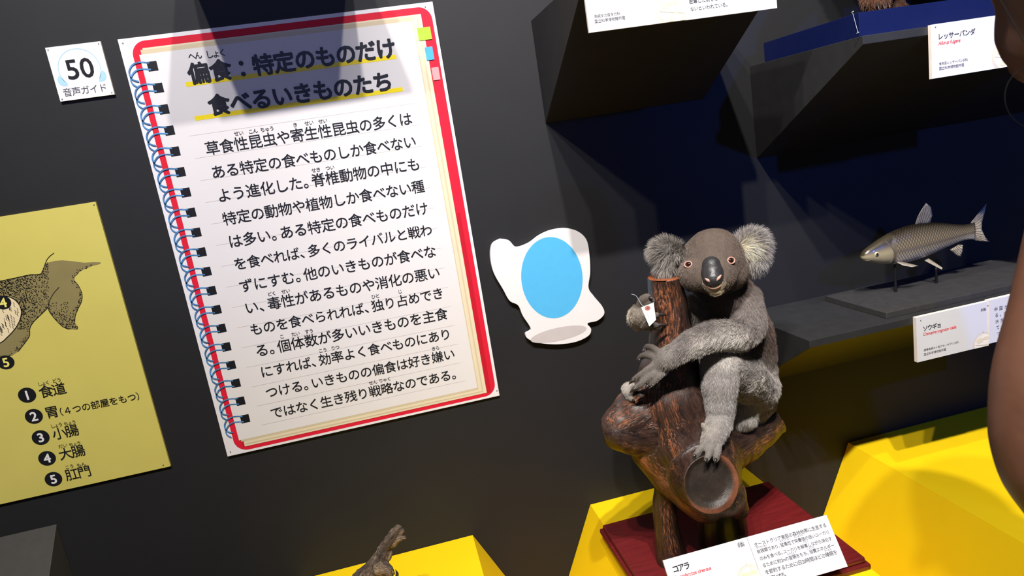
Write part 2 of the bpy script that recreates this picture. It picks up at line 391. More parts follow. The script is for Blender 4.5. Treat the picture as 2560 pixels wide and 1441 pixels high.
# body text
rows = ['草食性昆虫や寄生性昆虫の多くは', 'ある特定の食べものしか食べない', 'よう進化した。脊椎動物の中にも', '特定の動物や植物しか食べない種', 'は多い。ある特定の食べものだけ',
        'を食べれば、多くのライバルと戦わ', 'ずにすむ。他のいきものが食べな', 'い、毒性があるものや消化の悪い', 'ものを食べられれば、独り占めでき', 'る。個体数が多いいきものを主食',
        'にすれば、効率よく食べものにあり', 'つける。いきものの偏食は好き嫌い', 'ではなく生き残り戦略なのである。']
ca = Q(536, 368); cb = Q(698, 1027); U0 = Q(513, 371)[0]; U1 = Q(1031, 303)[0]
ra_ = (Q(697, 1030)[1] - Q(536, 370)[1]) / 12
ruby = {0: [('せい', 2), ('こん', 3), ('ちゅう', 4), ('き', 6), ('せい', 7), ('せい', 8)], 2: [('せき', 6.6), ('つい', 7.6)], 7: [('どく', 1.62), ('せい', 2.62)], 8: [('ひと', 9.6), ('じ', 11.6)],
        9: [('こ', 1.62), ('たい', 2.62), ('すう', 3.62)], 10: [('こう', 4.62), ('りつ', 5.62)], 11: [('きら', 13.6)], 12: [('せん', 8), ('りゃく', 9)]}
for i, s in enumerate(rows):
    gm = G()
    v = Q(536, 370)[1] + ra_ * i
    put_text(gm, pl, s, U0, U1, v, 0.0275, M['ink'], 11 * L0, 0.009)
    tot = sum(0.62 if c in NARROW else 1.0 for c in s); k = (U1 - U0) / tot
    for t, pos in ruby.get(i, []):
        w = 0.0088 * len(t); uc = U0 + (pos + 0.5) * k; put_text(gm, pl, t, uc - w / 2, uc + w / 2, v + 0.0205, 0.0094, M['ink'], 11 * L0, 0.004)
    gm.build('text_line', po)
pins(pl, po, [Q(307, 108), Q(1063, 17), Q(1242, 977), Q(576, 1130)], 0.0013)

# ================================================================== AUDIO GUIDE SIGN
pl = Plane((0, -0.006, 0), (1, 0, 0), (0, 0, 1))
sg = thing('audio_guide_sign', 'small square white sign with number 50 inside pale blue headphones', 'sign', (-0.489, -0.003, 1.76))
c4 = [Q(112, 120), Q(249, 103), Q(288, 235), Q(152, 255)]
su0, su1 = (c4[0][0] + c4[3][0]) / 2, (c4[1][0] + c4[2][0]) / 2; sv0, sv1 = (c4[2][1] + c4[3][1]) / 2, (c4[0][1] + c4[1][1]) / 2
g = G(); board(g, pl, [(su0, sv0), (su1, sv0), (su1, sv1), (su0, sv1)], 0.005, M['white'], M['card_edge']); g.build('panel', sg)
g = G(); hc = Q(199, 172); hr = 0.0355
put_arc(g, pl, hc[0], hc[1], hr, hr, -38, 222, 0.0013, M['sky'], L0)
for a in (-28, 208):
    ar = math.radians(a); cx = hc[0] + hr * math.cos(ar); cy = hc[1] + hr * math.sin(ar); sgn = 1
    pts = [(cx + 0.0105 * math.cos(ar + t) * (0.0105 and 1), cy + 0.0105 * math.sin(ar + t)) for t in np.linspace(-math.pi / 2, math.pi / 2, 16)]
    put_poly(g, pl, pts, M['sky'], L0)
g.build('headphone_print', sg)
tline(pl, sg, 'number', '50', (163, 175), (236, 166), 0.047, M['ink'], 0.014, 2 * L0); tline(pl, sg, 'text_line', '音声ガイド', (158, 233), (268, 218), 0.0155, M['ink_soft'], 0.0, 2 * L0)
pins(pl, sg, [(su0 + 0.004, sv0 + 0.004), (su1 - 0.004, sv0 + 0.004), (su1 - 0.004, sv1 - 0.004), (su0 + 0.004, sv1 - 0.004)], 0.0011)

# ================================================================== YELLOW ANATOMY PANEL
ap = thing('anatomy_panel', 'pale yellow panel with an olive anatomy drawing and five numbered organ names', 'panel', (-0.72, -0.003, 1.24))
a = Q(241, 504); b = Q(424, 1167); au1 = (a[0] + b[0]) / 2; av1 = a[1]; av0 = b[1]; au0 = au1 - 0.55
pl = Plane((0, -0.006, 0), (1, 0, 0), (0, 0, 1))
g = G(); board(g, pl, [(au0, av0), (au1, av0), (au1, av1), (au0, av1)], 0.0055, M['panel_yellow'], M['panel_yellow']); g.build('panel', ap)
def C2(x, y): return Q(x * 0.30534, 500 + y * 0.30534)
body = [(-420, 1230), (-420, 800), (-150, 700), (0, 665), (120, 640), (250, 612), (335, 605), (370, 525), (400, 512), (450, 500), (510, 495), (600, 503), (690, 515), (770, 510), (826, 512), (820, 525), (760, 540), (700, 562), (650, 590), (615, 630), (608, 660), (645, 705),
        (672, 770), (668, 830), (640, 890), (618, 945), (612, 1000), (638, 1045), (632, 1064), (560, 1058), (510, 1035), (450, 975), (405, 915), (392, 880), (340, 935), (270, 1005), (245, 1055), (243, 1110), (205, 1170), (150, 1240), (100, 1275), (0, 1300), (-200, 1330)]
g = G(); put_poly(g, pl, [C2(*q) for q in body], M['olive'], L0); g.build('animal_silhouette', ap)
organ = [(-300, 1150), (-320, 950), (-200, 820), (0, 790), (90, 800), (148, 845), (175, 905), (165, 980), (125, 1055), (60, 1125), (0, 1172), (-150, 1220)]
g = G(); so = [C2(*q) for q in spline2(organ + [organ[0]], 12)]; put_poly(g, pl, so[:-1], M['cream'], 2 * L0); put_stroke(g, pl, so, 0.0016, M['ink'], 3 * L0); g.build('organ_drawing', ap)
g = G()
def inside(x, y, poly):
    c = False; n = len(poly)
    for i in range(n):
        x0, y0 = poly[i]; x1, y1 = poly[i - 1]
        if (y0 > y) != (y1 > y) and x < (x1 - x0) * (y - y0) / (y1 - y0) + x0: c = not c
    return c
def dot(x, y, r):
    u, v = C2(x, y); g.add([pl.at(u + r * math.cos(k * 1.2566), v + r * math.sin(k * 1.2566), 3 * L0) for k in range(5)], [(0, 1, 2, 3, 4)], M['ink'])
cnt = 0
while cnt < 1500:
    x = random.uniform(-60, 830); y = random.uniform(500, 1300)
    if not inside(x, y, body) or inside(x, y, organ): continue
    e = min(math.hypot(x - bx, y - by) for bx, by in body)
    p = 0.0
    if x < 400 and y < 1060 and y < 1150 - x * 0.4: p = 0.9 if x < 230 else 0.55
    if y > 1060 and x < 250: p = 0.5 if e < 40 else 0.0
    if x > 400: p = 0.75 if e < 26 and y > 530 else (0.55 if y > 900 and e < 90 else (0.25 if y > 840 and x < 560 else 0.0))
    if random.random() < p: dot(x, y, random.uniform(0.0006, 0.0011)); cnt += 1
for pts in ([(0, 665), (120, 640), (250, 612), (335, 605), (370, 525), (385, 490), (410, 460), (443, 435)], [(485, 715), (440, 765), (405, 830), (392, 880), (340, 935), (270, 1005), (245, 1055), (243, 1110), (205, 1170), (150, 1240)],
            [(392, 880), (405, 915), (450, 975), (510, 1035), (560, 1058)], [(608, 660), (645, 705), (672, 770), (668, 830), (640, 890), (618, 945), (612, 1000)]):
    put_stroke(g, pl, [C2(*q) for q in spline2(pts, 14)], 0.0011, M['ink'], 3 * L0)
for i in range(60):                         # hatching inside the organ
    y = random.uniform(830, 1150); x = random.uniform(-60, 165)
    if inside(x, y, organ) and inside(x + 18, y + 40, organ):
        put_stroke(g, pl, [C2(x, y), C2(x + 8, y + 12), C2(x + 6, y + 26), C2(x + 16, y + 40)], 0.0009, M['ink'], 3 * L0)
g.build('stipple_drawing', ap)
for n_, px, py, rr in (('4', 8, 757, 0.0140), ('5', 15, 906, 0.0148)):
    g = gl = G(); c = Q(px, py); put_ellipse(g, pl, c[0], c[1], rr, rr * 0.93, M['ink'], 4 * L0); put_text(gl, pl, n_, c[0] - 0.009, c[0] + 0.009, c[1], 0.024, M['lemon'], 5 * L0, 0.02); g.build('number_disc', ap)
lst = [('1', (68, 988), '食道', (99, 981), (164, 971), [('しょく', (95, 962), (124, 955)), ('どう', (131, 954), (153, 948))]),
       ('2', (85, 1041), '胃', (115, 1033), (145, 1028), []),
       ('3', (102, 1094), '小腸', (132, 1085), (196, 1076), [('しょう', (127, 1066), (156, 1061)), ('ちょう', (160, 1060), (190, 1055))]),
       ('4', (118, 1146), '大腸', (148, 1136), (212, 1127), [('だい', (146, 1117), (169, 1113)), ('ちょう', (173, 1113), (202, 1107))]),
       ('5', (134, 1198), '肛門', (164, 1188), (227, 1178), [('こう', (163, 1169), (185, 1165)), ('もん', (192, 1164), (215, 1159))])]
for n_, c, t, p0, p1, rb_ in lst:
    g = gl = G(); c = Q(*c); put_ellipse(g, pl, c[0], c[1], 0.0158, 0.0152, M['ink'], 4 * L0); put_text(gl, pl, n_, c[0] - 0.009, c[0] + 0.009, c[1], 0.025, M['white'], 5 * L0, 0.024); g.build('number_disc', ap); gl = G()
    a_, b_ = Q(*p0), Q(*p1); put_text(gl, pl, t, a_[0], b_[0], (a_[1] + b_[1]) / 2, 0.0255, M['ink'], 5 * L0, 0.004)
    for r_, q0, q1 in rb_:
        a_, b_ = Q(*q0), Q(*q1); put_text(gl, pl, r_, a_[0], b_[0], (a_[1] + b_[1]) / 2, 0.0088, M['ink'], 5 * L0)
    gl.build('organ_name', ap)
gl = G(); a_, b_ = Q(150, 1029), Q(356, 990); put_text(gl, pl, '（４つの部屋をもつ）', a_[0] - 0.012, b_[0] + 0.006, (a_[1] + b_[1]) / 2, 0.0215, M['ink'], 5 * L0, 0.002)
gl.build('organ_note', ap)
pins(pl, ap, [Q(235, 512), Q(408, 1163)], 0.0013)

# ================================================================== PLAIN DIE-CUT PANEL (its printed picture is left out)
pl = Plane((0, -0.012, 0), (1, 0, 0), (0, 0, 1))
dc = thing('cutout_panel', 'white die-cut foam panel with a plain blue oval, right of the notebook poster', 'panel', tuple(pl.at(*Q(1366, 716))))
def C8(x, y): return pl.uv(1180 + x * 0.23591, 540 + y * 0.23591)
out = [(300, 245), (390, 260), (470, 330), (600, 290), (720, 205), (850, 150), (1000, 132), (1130, 170), (1215, 260), (1245, 420), (1252, 600), (1235, 760), (1290, 850), (1380, 960), (1400, 1040), (1330, 1110), (1225, 1140), (1262, 1200), (1235, 1270), (1100, 1335), (900, 1362), (700, 1345), (590, 1300), (570, 1250), (625, 1200), (540, 1060), (490, 950), (400, 900), (330, 780), (230, 600), (195, 430), (215, 300)]
o_ = [C8(*q) for q in spline2(out + [out[0]], 14)][:-1][::-1]
ar = sum(o_[i - 1][0] * o_[i][1] - o_[i][0] * o_[i - 1][1] for i in range(len(o_)))
if ar < 0: o_ = o_[::-1]
g = G(); board(g, pl, o_, 0.0095, M['white'], M['white']); g.build('panel', dc)
g = G(); c = C8(850, 660); put_ellipse(g, pl, c[0], c[1], 0.070, 0.092, M['cut_blue'], L0, 48, 0.0); g.build('blue_oval_print', dc)
g = G(); c = C8(920, 1255); put_ellipse(g, pl, c[0], c[1], 0.066, 0.0155, M['cut_grey'], L0, 40); g.build('grey_oval_print', dc)

# ================================================================== SPECIES CARDS
def clip_rect(pts, u0, u1, v0, v1):
    for ax, val, sg_ in ((0, u0, 1), (0, u1, -1), (1, v0, 1), (1, v1, -1)):
        out = []
        for i in range(len(pts)):
            a, b = pts[i - 1], pts[i]; ia = (a[ax] - val) * sg_ >= 0; ib = (b[ax] - val) * sg_ >= 0
            if ia != ib:
                t = (val - a[ax]) / (b[ax] - a[ax]); out.append((a[0] + (b[0] - a[0]) * t, a[1] + (b[1] - a[1]) * t))
            if ib: out.append(b)
        pts = out
        if not pts: return pts
    return pts
def compass(pl, parent, c, r, u0, u1, v0, v1):
    g = G()
    def disc(rr, m, lift):
        p = clip_rect([(c[0] + rr * math.cos(k * 2 * math.pi / 48), c[1] + rr * math.sin(k * 2 * math.pi / 48)) for k in range(48)], u0, u1, v0, v1)
        if len(p) > 2: put_poly(g, pl, p, m, lift)
    disc(r, M['compass'], L0); disc(r * 0.93, M['card'], 2 * L0); disc(r * 0.88, M['compass'], 3 * L0); disc(r * 0.84, M['compass_face'], 4 * L0)
    for cx, cy, a, b in ((-0.35, 0.35, 0.36, 0.22), (0.25, 0.45, 0.3, 0.16), (-0.1, -0.5, 0.3, 0.14), (0.3, -0.15, 0.2, 0.1)):
        p = clip_rect([(c[0] + r * (cx + a * math.cos(k * 0.52)), c[1] + r * (cy + b * math.sin(k * 0.52))) for k in range(12)], u0, u1, v0, v1)
        if len(p) > 2: put_poly(g, pl, p, M['beige'], 5 * L0)
    p = clip_rect([(c[0] - 0.8 * r, c[1] + 0.03 * r), (c[0] + 0.8 * r, c[1] - 0.24 * r), (c[0] + 0.8 * r, c[1] - 0.20 * r), (c[0] - 0.8 * r, c[1] + 0.07 * r)], u0, u1, v0, v1)
    if len(p) > 2: put_poly(g, pl, p, M['compass'], 6 * L0)
    p = clip_rect([(c[0] - 0.05 * r, c[1] + 0.97 * r), (c[0] + 0.05 * r, c[1] + 0.97 * r), (c[0], c[1] + 1.28 * r)], u0, u1, v0, v1)
    if len(p) > 2: put_poly(g, pl, p, M['compass'], L0)
    return g.build('compass_print', parent)
def card(pl, u0, u1, v0, v1, label, thick=0.005, group='white species cards'):
    t = thing('species_card', label, 'label card', pl.at((u0 + u1) / 2, v0, -thick), group)
    g = G(); board(g, pl, [(u0, v0), (u1, v0), (u1, v1), (u0, v1)], thick, M['card'], M['card_edge']); g.build('panel', t)
    return t
def ctext(pl, parent, s, a, b, size, m, off=0.0, slant=0.0):
    return tline(pl, parent, 'latin_name' if slant else 'text_line', s, a, b, size, m, off, 2 * L0, slant)

# bird cards on the upper middle bracket (the picture edge cuts them)
pl = Plane((0, -0.351, 0), (1, 0, 0), (0, 0, 1))
a = pl.uv(1473, 82); b = pl.uv(1715, 52)
k = card(pl, a[0], b[0], a[1], a[1] + 0.094, 'white name card with a compass print, left card on the bracket above the koala')
ctext(pl, k, '鳥綱タカ目タカ科', (1485, 42), (1550, 33), 0.0074, M['ink_soft']); ctext(pl, k, '国立科学博物館所蔵', (1486, 54), (1563, 44), 0.0074, M['ink_soft'])
c = pl.uv(1678, 27); compass(pl, k, c, 0.0262, a[0], b[0], a[1], a[1] + 0.094)
pl2 = Plane((0, -0.3485, 0), (1, 0, 0), (0, 0, 1))
a2 = pl2.uv(1715, 47); b2 = pl2.uv(1943, 20)
k = card(pl2, b[0] + 0.0003, b2[0], b2[1], b2[1] + 0.094, 'white text card at the top edge, right card on the bracket above the koala', 0.0033)
ctext(pl2, k, 'ないといわれている。', (1725, 22), (1821, 12), 0.0094, M['ink_soft']); ctext(pl2, k, '密集した羽をもち、', (1722, 4), (1812, -6), 0.0094, M['ink_soft'])
# red panda cards
pl = Plane((0, -0.368, 0), (1, 0, 0), (0, 0, 1))
a = pl.uv(2327, 62); b = pl.uv(2332, 197); s = pl.uv(2527, 33); v0, v1 = b[1], a[1]
k = card(pl, a[0], s[0], v0, v1, 'white red panda name card with thick cream edge, on the right bracket front', 0.0066)
ctext(pl, k, 'レッサーパンダ', (2344, 93), (2438, 78), 0.0125, M['ink_soft'], 0.018); ctext(pl, k, '食肉目レッサーパンダ科', (2347, 160), (2419, 149), 0.0074, M['ink_soft']); ctext(pl, k, '国立科学博物館所蔵', (2347, 172), (2410, 162), 0.0074, M['ink_soft'])
ctext(pl, k, 'Ailurus fulgens', (2346, 108), (2401, 100), 0.0088, M['name_red'], 0.007, 0.22)
c = pl.uv(2510, 140); compass(pl, k, c, 0.0262, a[0], s[0], v0, v1); pins(pl, k, [pl.uv(2338, 67)], 0.0011)
pl2 = Plane((0, -0.3655, 0), (1, 0, 0), (0, 0, 1))
k = card(pl2, s[0] + 0.0004, s[0] + 0.16, v0 + 0.002, v1 + 0.001, 'white text card right of the red panda name card, mostly behind the person', 0.0041)
# fish cards
pl = Plane((0, -0.274, 0), (1, 0, 0), (0, 0, 1))
a = pl.uv(2290, 795); b = pl.uv(2297, 906); s = pl.uv(2470, 757); v0, v1 = b[1], a[1]
k = card(pl, a[0], s[0], v0, v1, 'white name card with a red latin line, on the front of the fish shelf', 0.0085)
ctext(pl, k, 'ソウギョ', (2307, 823), (2353, 812), 0.0125, M['ink_soft'], 0.018); ctext(pl, k, '硬骨魚綱コイ目クセノキプリス科', (2309, 875), (2396, 857), 0.0074, M['ink_soft']); ctext(pl, k, '国立科学博物館所蔵', (2309, 886), (2365, 875), 0.0074, M['ink_soft']); ctext(pl, k, '剥製', (2452, 776), (2465, 773), 0.007, M['ink_soft'])
ctext(pl, k, 'Ctenopharyngodon idella', (2308, 836), (2391, 817), 0.0088, M['name_red'], 0.006, 0.22)
c = pl.uv(2458, 860); compass(pl, k, c, 0.0262, a[0], s[0], v0, v1); pins(pl, k, [pl.uv(2301, 801), pl.uv(2469, 764)], 0.0011)
pl2 = Plane((0, -0.2755, 0), (1, 0, 0), (0, 0, 1))
k = card(pl2, s[0] + 0.0004, s[0] + 0.17, v0 + 0.004, v1 + 0.002, 'white text card on the fish shelf front, cut off by the brown arm', 0.010)
g = G()
for i, t in enumerate(('中国から日本に移入', 'る。水草をよく食べ', '水生植物を主食とし', 'て、咽頭の歯ですり', 'つぶして消化するた', 'な大型のコイの仲間')):
    g = G(); p = pl2.uv(2483 + i * 1.6, 775 + i * 15.2); put_text(g, pl2, t, p[0], p[0] + 0.115, p[1], 0.0094, M['ink_soft'], 2 * L0); g.build('text_line', k)
# koala cards lean back on a small wedge
O = P(1657, 1402, 0.430); yv = np.array([0, 0.05, 0.071]); yv /= np.linalg.norm(yv)
pl = Plane(O, (1, 0, 0), tuple(yv))
s = pl.uv(1866, 1342); e = pl.uv(2068, 1293); hh = 0.0905
k = card(pl, 0.0, s[0] - 0.0003, -hh, 0.0, 'white koala name card leaning in front of the dark red board', 0.004)
ctext(pl, k, 'コアラ', (1682, 1427), (1723, 1412), 0.0125, M['ink'], 0.018); ctext(pl, k, '剥製', (1845, 1366), (1860, 1361), 0.0072, M['ink_soft']); ctext(pl, k, 'はくせい', (1844, 1359), (1857, 1355), 0.0028, M['ink_soft'])
g = G(); p = pl.uv(1690, 1470); put_text(g, pl, '有袋目コアラ科', p[0], p[0] + 0.062, -hh + 0.019, 0.0074, M['ink_soft'], 2 * L0); g.build('text_line', k); g = G(); put_text(g, pl, '国立科学博物館所蔵', p[0], p[0] + 0.056, -hh + 0.009, 0.0074, M['ink_soft'], 2 * L0)
ctext(pl, k, 'Phascolarctos cinereus', (1684, 1446), (1778, 1420), 0.0088, M['name_red'], 0.007, 0.22)
c = pl.uv(1880, 1452); compass(pl, k, c, 0.0262, 0.0, s[0] - 0.0003, -hh, 0.0)
g = G(); w0, w1 = 0.03, s[0] - 0.03; pts = [pl.at(0, -0.02, -0.0045), pl.at(0, -hh + 0.004, -0.0045), np.array([0, -0.400, 0.6625]), np.array([0, -0.385, 0.6625])]
v = [np.array([O[0] + w0, q[1], q[2]]) for q in pts] + [np.array([O[0] + w1, q[1], q[2]]) for q in pts]
g.add(v, [(0, 1, 2, 3), (7, 6, 5, 4)] + [(i, i + 4, (i + 1) % 4 + 4, (i + 1) % 4) for i in range(4)], M['black']); g.build('stand', k)
k = card(pl, s[0] + 0.0003, e[0], -hh, 0.0, 'white koala text card with rows of text, in front of the dark red board', 0.004)
kt = ['オーストラリア東部の森林地帯に生息する', '有袋類であり、猛毒性で栄養価の低いユーカリ', 'のみを食べる。ユーカリを解毒しながら消化す', 'るために約2mの盲腸をもち、消費エネルギー', 'を節約するために1日20時間ほどの睡眠を', '必要とする。']
kr = ((1, 'ゆうたいるい', 0.01), (1, 'もうどくせい', 0.33), (1, 'えいようか', 0.53), (2, 'げどく', 0.62), (3, 'もうちょう', 0.36), (3, 'しょうひ', 0.63), (4, 'すいみん', 0.84))
for i, t in enumerate(kt):
    g = G(); p0 = pl.uv(1884 + 6.9 * i, 1361 + 17.2 * i); p1 = pl.uv(2067 + 6.7 * i, 1316 + 16.8 * i); um = p1[0]
    if i == 5: um = pl.uv(1968, 1439)[0]
    put_text(g, pl, t, p0[0], um, (p0[1] + p1[1]) / 2, 0.0093, M['ink_soft'], 2 * L0, 0.003)
    for r_, rt, f0 in kr:
        if r_ == i:
            u = p0[0] + (p1[0] - p0[0]) * f0; put_text(g, pl, rt, u, u + 0.0036 * len(rt), (p0[1] + p1[1]) / 2 + 0.0067, 0.0033, M['ink_soft'], 2 * L0)
    g.build('text_line', k)
g = G(); w0, w1 = s[0] + 0.03, e[0] - 0.03
v = [np.array([O[0] + w0, q[1], q[2]]) for q in pts] + [np.array([O[0] + w1, q[1], q[2]]) for q in pts]
g.add(v, [(0, 1, 2, 3), (7, 6, 5, 4)] + [(i, i + 4, (i + 1) % 4 + 4, (i + 1) % 4) for i in range(4)], M['black']); g.build('stand', k)

# ================================================================== MAHOGANY BOARD
mb = thing('mounting_board', 'dark red polished wooden base board with moulded edges, under the koala log', 'base board', (0.546, -0.29, PZ))
g = G(); g.box(0.3365, 0.7560, -0.455, -0.1245, PZ, PZ + 0.012, M['mahogany']); g.build('lower_tier', mb, bevel=0.003)
g = G(); g.box(0.3425, 0.7500, -0.449, -0.1305, PZ + 0.012, PZ + 0.0235, M['mahogany']); g.build('upper_tier', mb, bevel=0.004)
BZ = PZ + 0.0235

# ================================================================== ORGANIC BODIES: tubes fused into one skin
def K(px, py, d, r):
    p = P(px, py, d); return p, r * mpp(p)
def fuse(name, tubes, voxel, smooth_it, parent=None, material=None):
    v = []; f = []
    for tv, tf in tubes:
        n = len(v); v.extend(tv); f.extend([tuple(i + n for i in q) for q in tf])
    me = bpy.data.meshes.new(name + '_raw'); me.from_pydata([tuple(map(float, q)) for q in v], [], f); me.update()
    bm = bmesh.new(); bm.from_mesh(me); bmesh.ops.recalc_face_normals(bm, faces=bm.faces); bm.to_mesh(me); bm.free()
    ob = bpy.data.objects.new(name + '_raw', me); COL.objects.link(ob)
    m = ob.modifiers.new('r', 'REMESH'); m.mode = 'VOXEL'; m.voxel_size = voxel
    if smooth_it: s_ = ob.modifiers.new('s', 'SMOOTH'); s_.factor = 0.5; s_.iterations = smooth_it
    dg = bpy.context.evaluated_depsgraph_get(); dg.update(); out = bpy.data.meshes.new_from_object(ob.evaluated_get(dg))
    bpy.data.objects.remove(ob); bpy.data.meshes.remove(me); out.name = name
    out.polygons.foreach_set('use_smooth', [True] * len(out.polygons))
    if material: out.materials.clear(); out.materials.append(material)
    return link(bpy.data.objects.new(name, out), parent)
def get_co(me):
    a = np.zeros(len(me.vertices) * 3); me.vertices.foreach_get('co', a); return a.reshape(-1, 3)
def set_co(me, a): me.vertices.foreach_set('co', a.ravel()); me.update()
def get_no(me):
    a = np.zeros(len(me.vertices) * 3); me.vertex_normals.foreach_get('vector', a); return a.reshape(-1, 3)
class Skel:
    """centre-line samples of the tubes, used to colour and comb what grows on them"""
    def __init__(s): s.p = []; s.t = []; s.r = []; s.a = []; s.u = []
    def add(s, pts, rad, attr, step=0.006):
        pts = np.asarray(pts); p, r = resample(pts, rad, step); t = np.gradient(p, axis=0) if len(p) > 1 else np.zeros_like(p); t /= np.linalg.norm(t, axis=1)[:, None] + 1e-9
        u = np.concatenate([[0], np.cumsum(np.linalg.norm(np.diff(p, axis=0), axis=1))])
        s.p.append(p); s.r.append(r); s.t.append(t); s.u.append(u); s.a.append(np.repeat(np.asarray(attr, float)[None], len(p), 0))
    def done(s):
        s.p = np.vstack(s.p); s.t = np.vstack(s.t); s.r = np.concatenate(s.r); s.a = np.vstack(s.a); s.u = np.concatenate(s.u)
    def query(s, q, soft=0.006):
        T = np.zeros((len(q), 3)); A = np.zeros((len(q), s.a.shape[1])); I = np.zeros(len(q), int)
        for i in range(0, len(q), 4000):
            d = np.linalg.norm(q[i:i + 4000, None] - s.p[None], axis=2) - s.r[None]
            m = d.min(1, keepdims=True); w = np.exp(-(d - m) / soft); w /= w.sum(1, keepdims=True)
            T[i:i + 4000] = w @ s.t; A[i:i + 4000] = w @ s.a; I[i:i + 4000] = d.argmin(1)
        return T, A, I
def vnoise(q, scale, seed=0):
    """cheap smooth value noise, -1..1"""
    r = np.random.default_rng(seed); ph = r.uniform(0, 6.28, (6, 3)); fr = r.uniform(0.6, 1.6, (6, 3)) * r.choice([-1, 1], (6, 3)); o = np.zeros(len(q))
    for k in range(6): o += np.sin((q * fr[k] * scale) @ np.ones(3) + ph[k, 0]) * np.cos((q[:, [1, 2, 0]] * fr[k]) @ np.ones(3) * scale * 0.7 + ph[k, 1])
    return o / 3.2
def set_color(me, name, rgbv):
    at = me.color_attributes.new(name, 'FLOAT_COLOR', 'POINT'); at.data.foreach_set('color', np.c_[rgbv, np.ones(len(rgbv))].ravel())
def cone_claw(base, tip, r, bend, m, parent, name='claw'):
    base = np.asarray(base, float); tip = np.asarray(tip, float); mid = (base + tip) / 2 + np.asarray(bend)
    vs, fs = tube([base, mid, tip], [r, r * 0.75, r * 0.12], 10, 0.002); return mesh_obj(name, vs, fs, m, parent, True)

# ------------------------------------------------------------------ wood
def wood_mat(name, dark, mid, light, rough=0.38, coat=0.25, thr=(0.50, 0.66)):
    m = bpy.data.materials.new(name); m.use_nodes = True; nt = m.node_tree; N = nt.nodes; L = nt.links; b = N['Principled BSDF']
    at = N.new('ShaderNodeAttribute'); at.attribute_name = 'grain'
    mp = N.new('ShaderNodeMapping'); mp.inputs['Scale'].default_value = (1, 1, 1); L.new(at.outputs['Vector'], mp.inputs['Vector'])
    def noise(sc, det, rgh=0.6):
        n = N.new('ShaderNodeTexNoise'); n.inputs['Scale'].default_value = sc; n.inputs['Detail'].default_value = det; n.inputs['Roughness'].default_value = rgh; L.new(mp.outputs['Vector'], n.inputs['Vector']); return n
    n1 = noise(130, 6, 0.65); n2 = noise(26, 4); n3 = noise(420, 3)
    r1 = N.new('ShaderNodeValToRGB'); r1.color_ramp.elements[0].position = 0.36; r1.color_ramp.elements[0].color = dark; r1.color_ramp.elements[1].position = 0.62; r1.color_ramp.elements[1].color = mid; L.new(n1.outputs['Fac'], r1.inputs[0])
    mul = N.new('ShaderNodeMath'); mul.operation = 'MULTIPLY_ADD'; L.new(n2.outputs['Fac'], mul.inputs[0]); mul.inputs[1].default_value = 0.62
    m2 = N.new('ShaderNodeMath'); m2.operation = 'MULTIPLY'; L.new(n3.outputs['Fac'], m2.inputs[0]); m2.inputs[1].default_value = 0.40; L.new(m2.outputs[0], mul.inputs[2])
    mr = N.new('ShaderNodeMapRange'); mr.inputs[1].default_value = thr[0]; mr.inputs[2].default_value = thr[1]; L.new(mul.outputs[0], mr.inputs[0])
    mx = N.new('ShaderNodeMix'); mx.data_type = 'RGBA'; L.new(mr.outputs[0], mx.inputs[0]); L.new(r1.outputs[0], mx.inputs[6]); mx.inputs[7].default_value = light
    ca = N.new('ShaderNodeAttribute'); ca.attribute_name = 'cut'
    mc = N.new('ShaderNodeMix'); mc.data_type = 'RGBA'; L.new(ca.outputs['Alpha'], mc.inputs[0]); L.new(mx.outputs[2], mc.inputs[6]); cm = N.new('ShaderNodeMix'); cm.data_type = 'RGBA'; cm.blend_type = 'MULTIPLY'; cm.inputs[0].default_value = 1.0; cr = N.new('ShaderNodeMapRange'); cr.inputs[1].default_value = 0.3; cr.inputs[2].default_value = 0.7; cr.inputs[3].default_value = 0.55; cr.inputs[4].default_value = 1.4; L.new(n2.outputs['Fac'], cr.inputs[0]); L.new(ca.outputs['Color'], cm.inputs[6]); L.new(cr.outputs[0], cm.inputs[7]); L.new(cm.outputs[2], mc.inputs[7])
    L.new(mc.outputs[2], b.inputs['Base Color']); b.inputs['Roughness'].default_value = rough; b.inputs['Coat Weight'].default_value = coat; b.inputs['Coat Roughness'].default_value = 0.3
    bp = N.new('ShaderNodeBump'); bp.inputs['Strength'].default_value = 0.55; bp.inputs['Distance'].default_value = 0.0035
    ad = N.new('ShaderNodeMath'); ad.operation = 'ADD'; L.new(n1.outputs['Fac'], ad.inputs[0]); L.new(mr.outputs[0], ad.inputs[1]); mk = N.new('ShaderNodeMath'); mk.operation = 'MULTIPLY_ADD'; L.new(ca.outputs['Alpha'], mk.inputs[0]); mk.inputs[1].default_value = -0.35; mk.inputs[2].default_value = 0.55; L.new(mk.outputs[0], bp.inputs['Strength']); L.new(ad.outputs[0], bp.inputs['Height']); L.new(bp.outputs['Normal'], b.inputs['Normal'])
    return m
M['log'] = wood_mat('stained_log_wood', rgb(30, 18, 16), rgb(66, 45, 36), rgb(166, 100, 62), 0.42, 0.16, (0.555, 0.68))
M['bark'] = wood_mat('rough_bark', rgb(44, 36, 32), rgb(92, 76, 66), rgb(150, 128, 104), 0.85, 0.0, (0.50, 0.62))
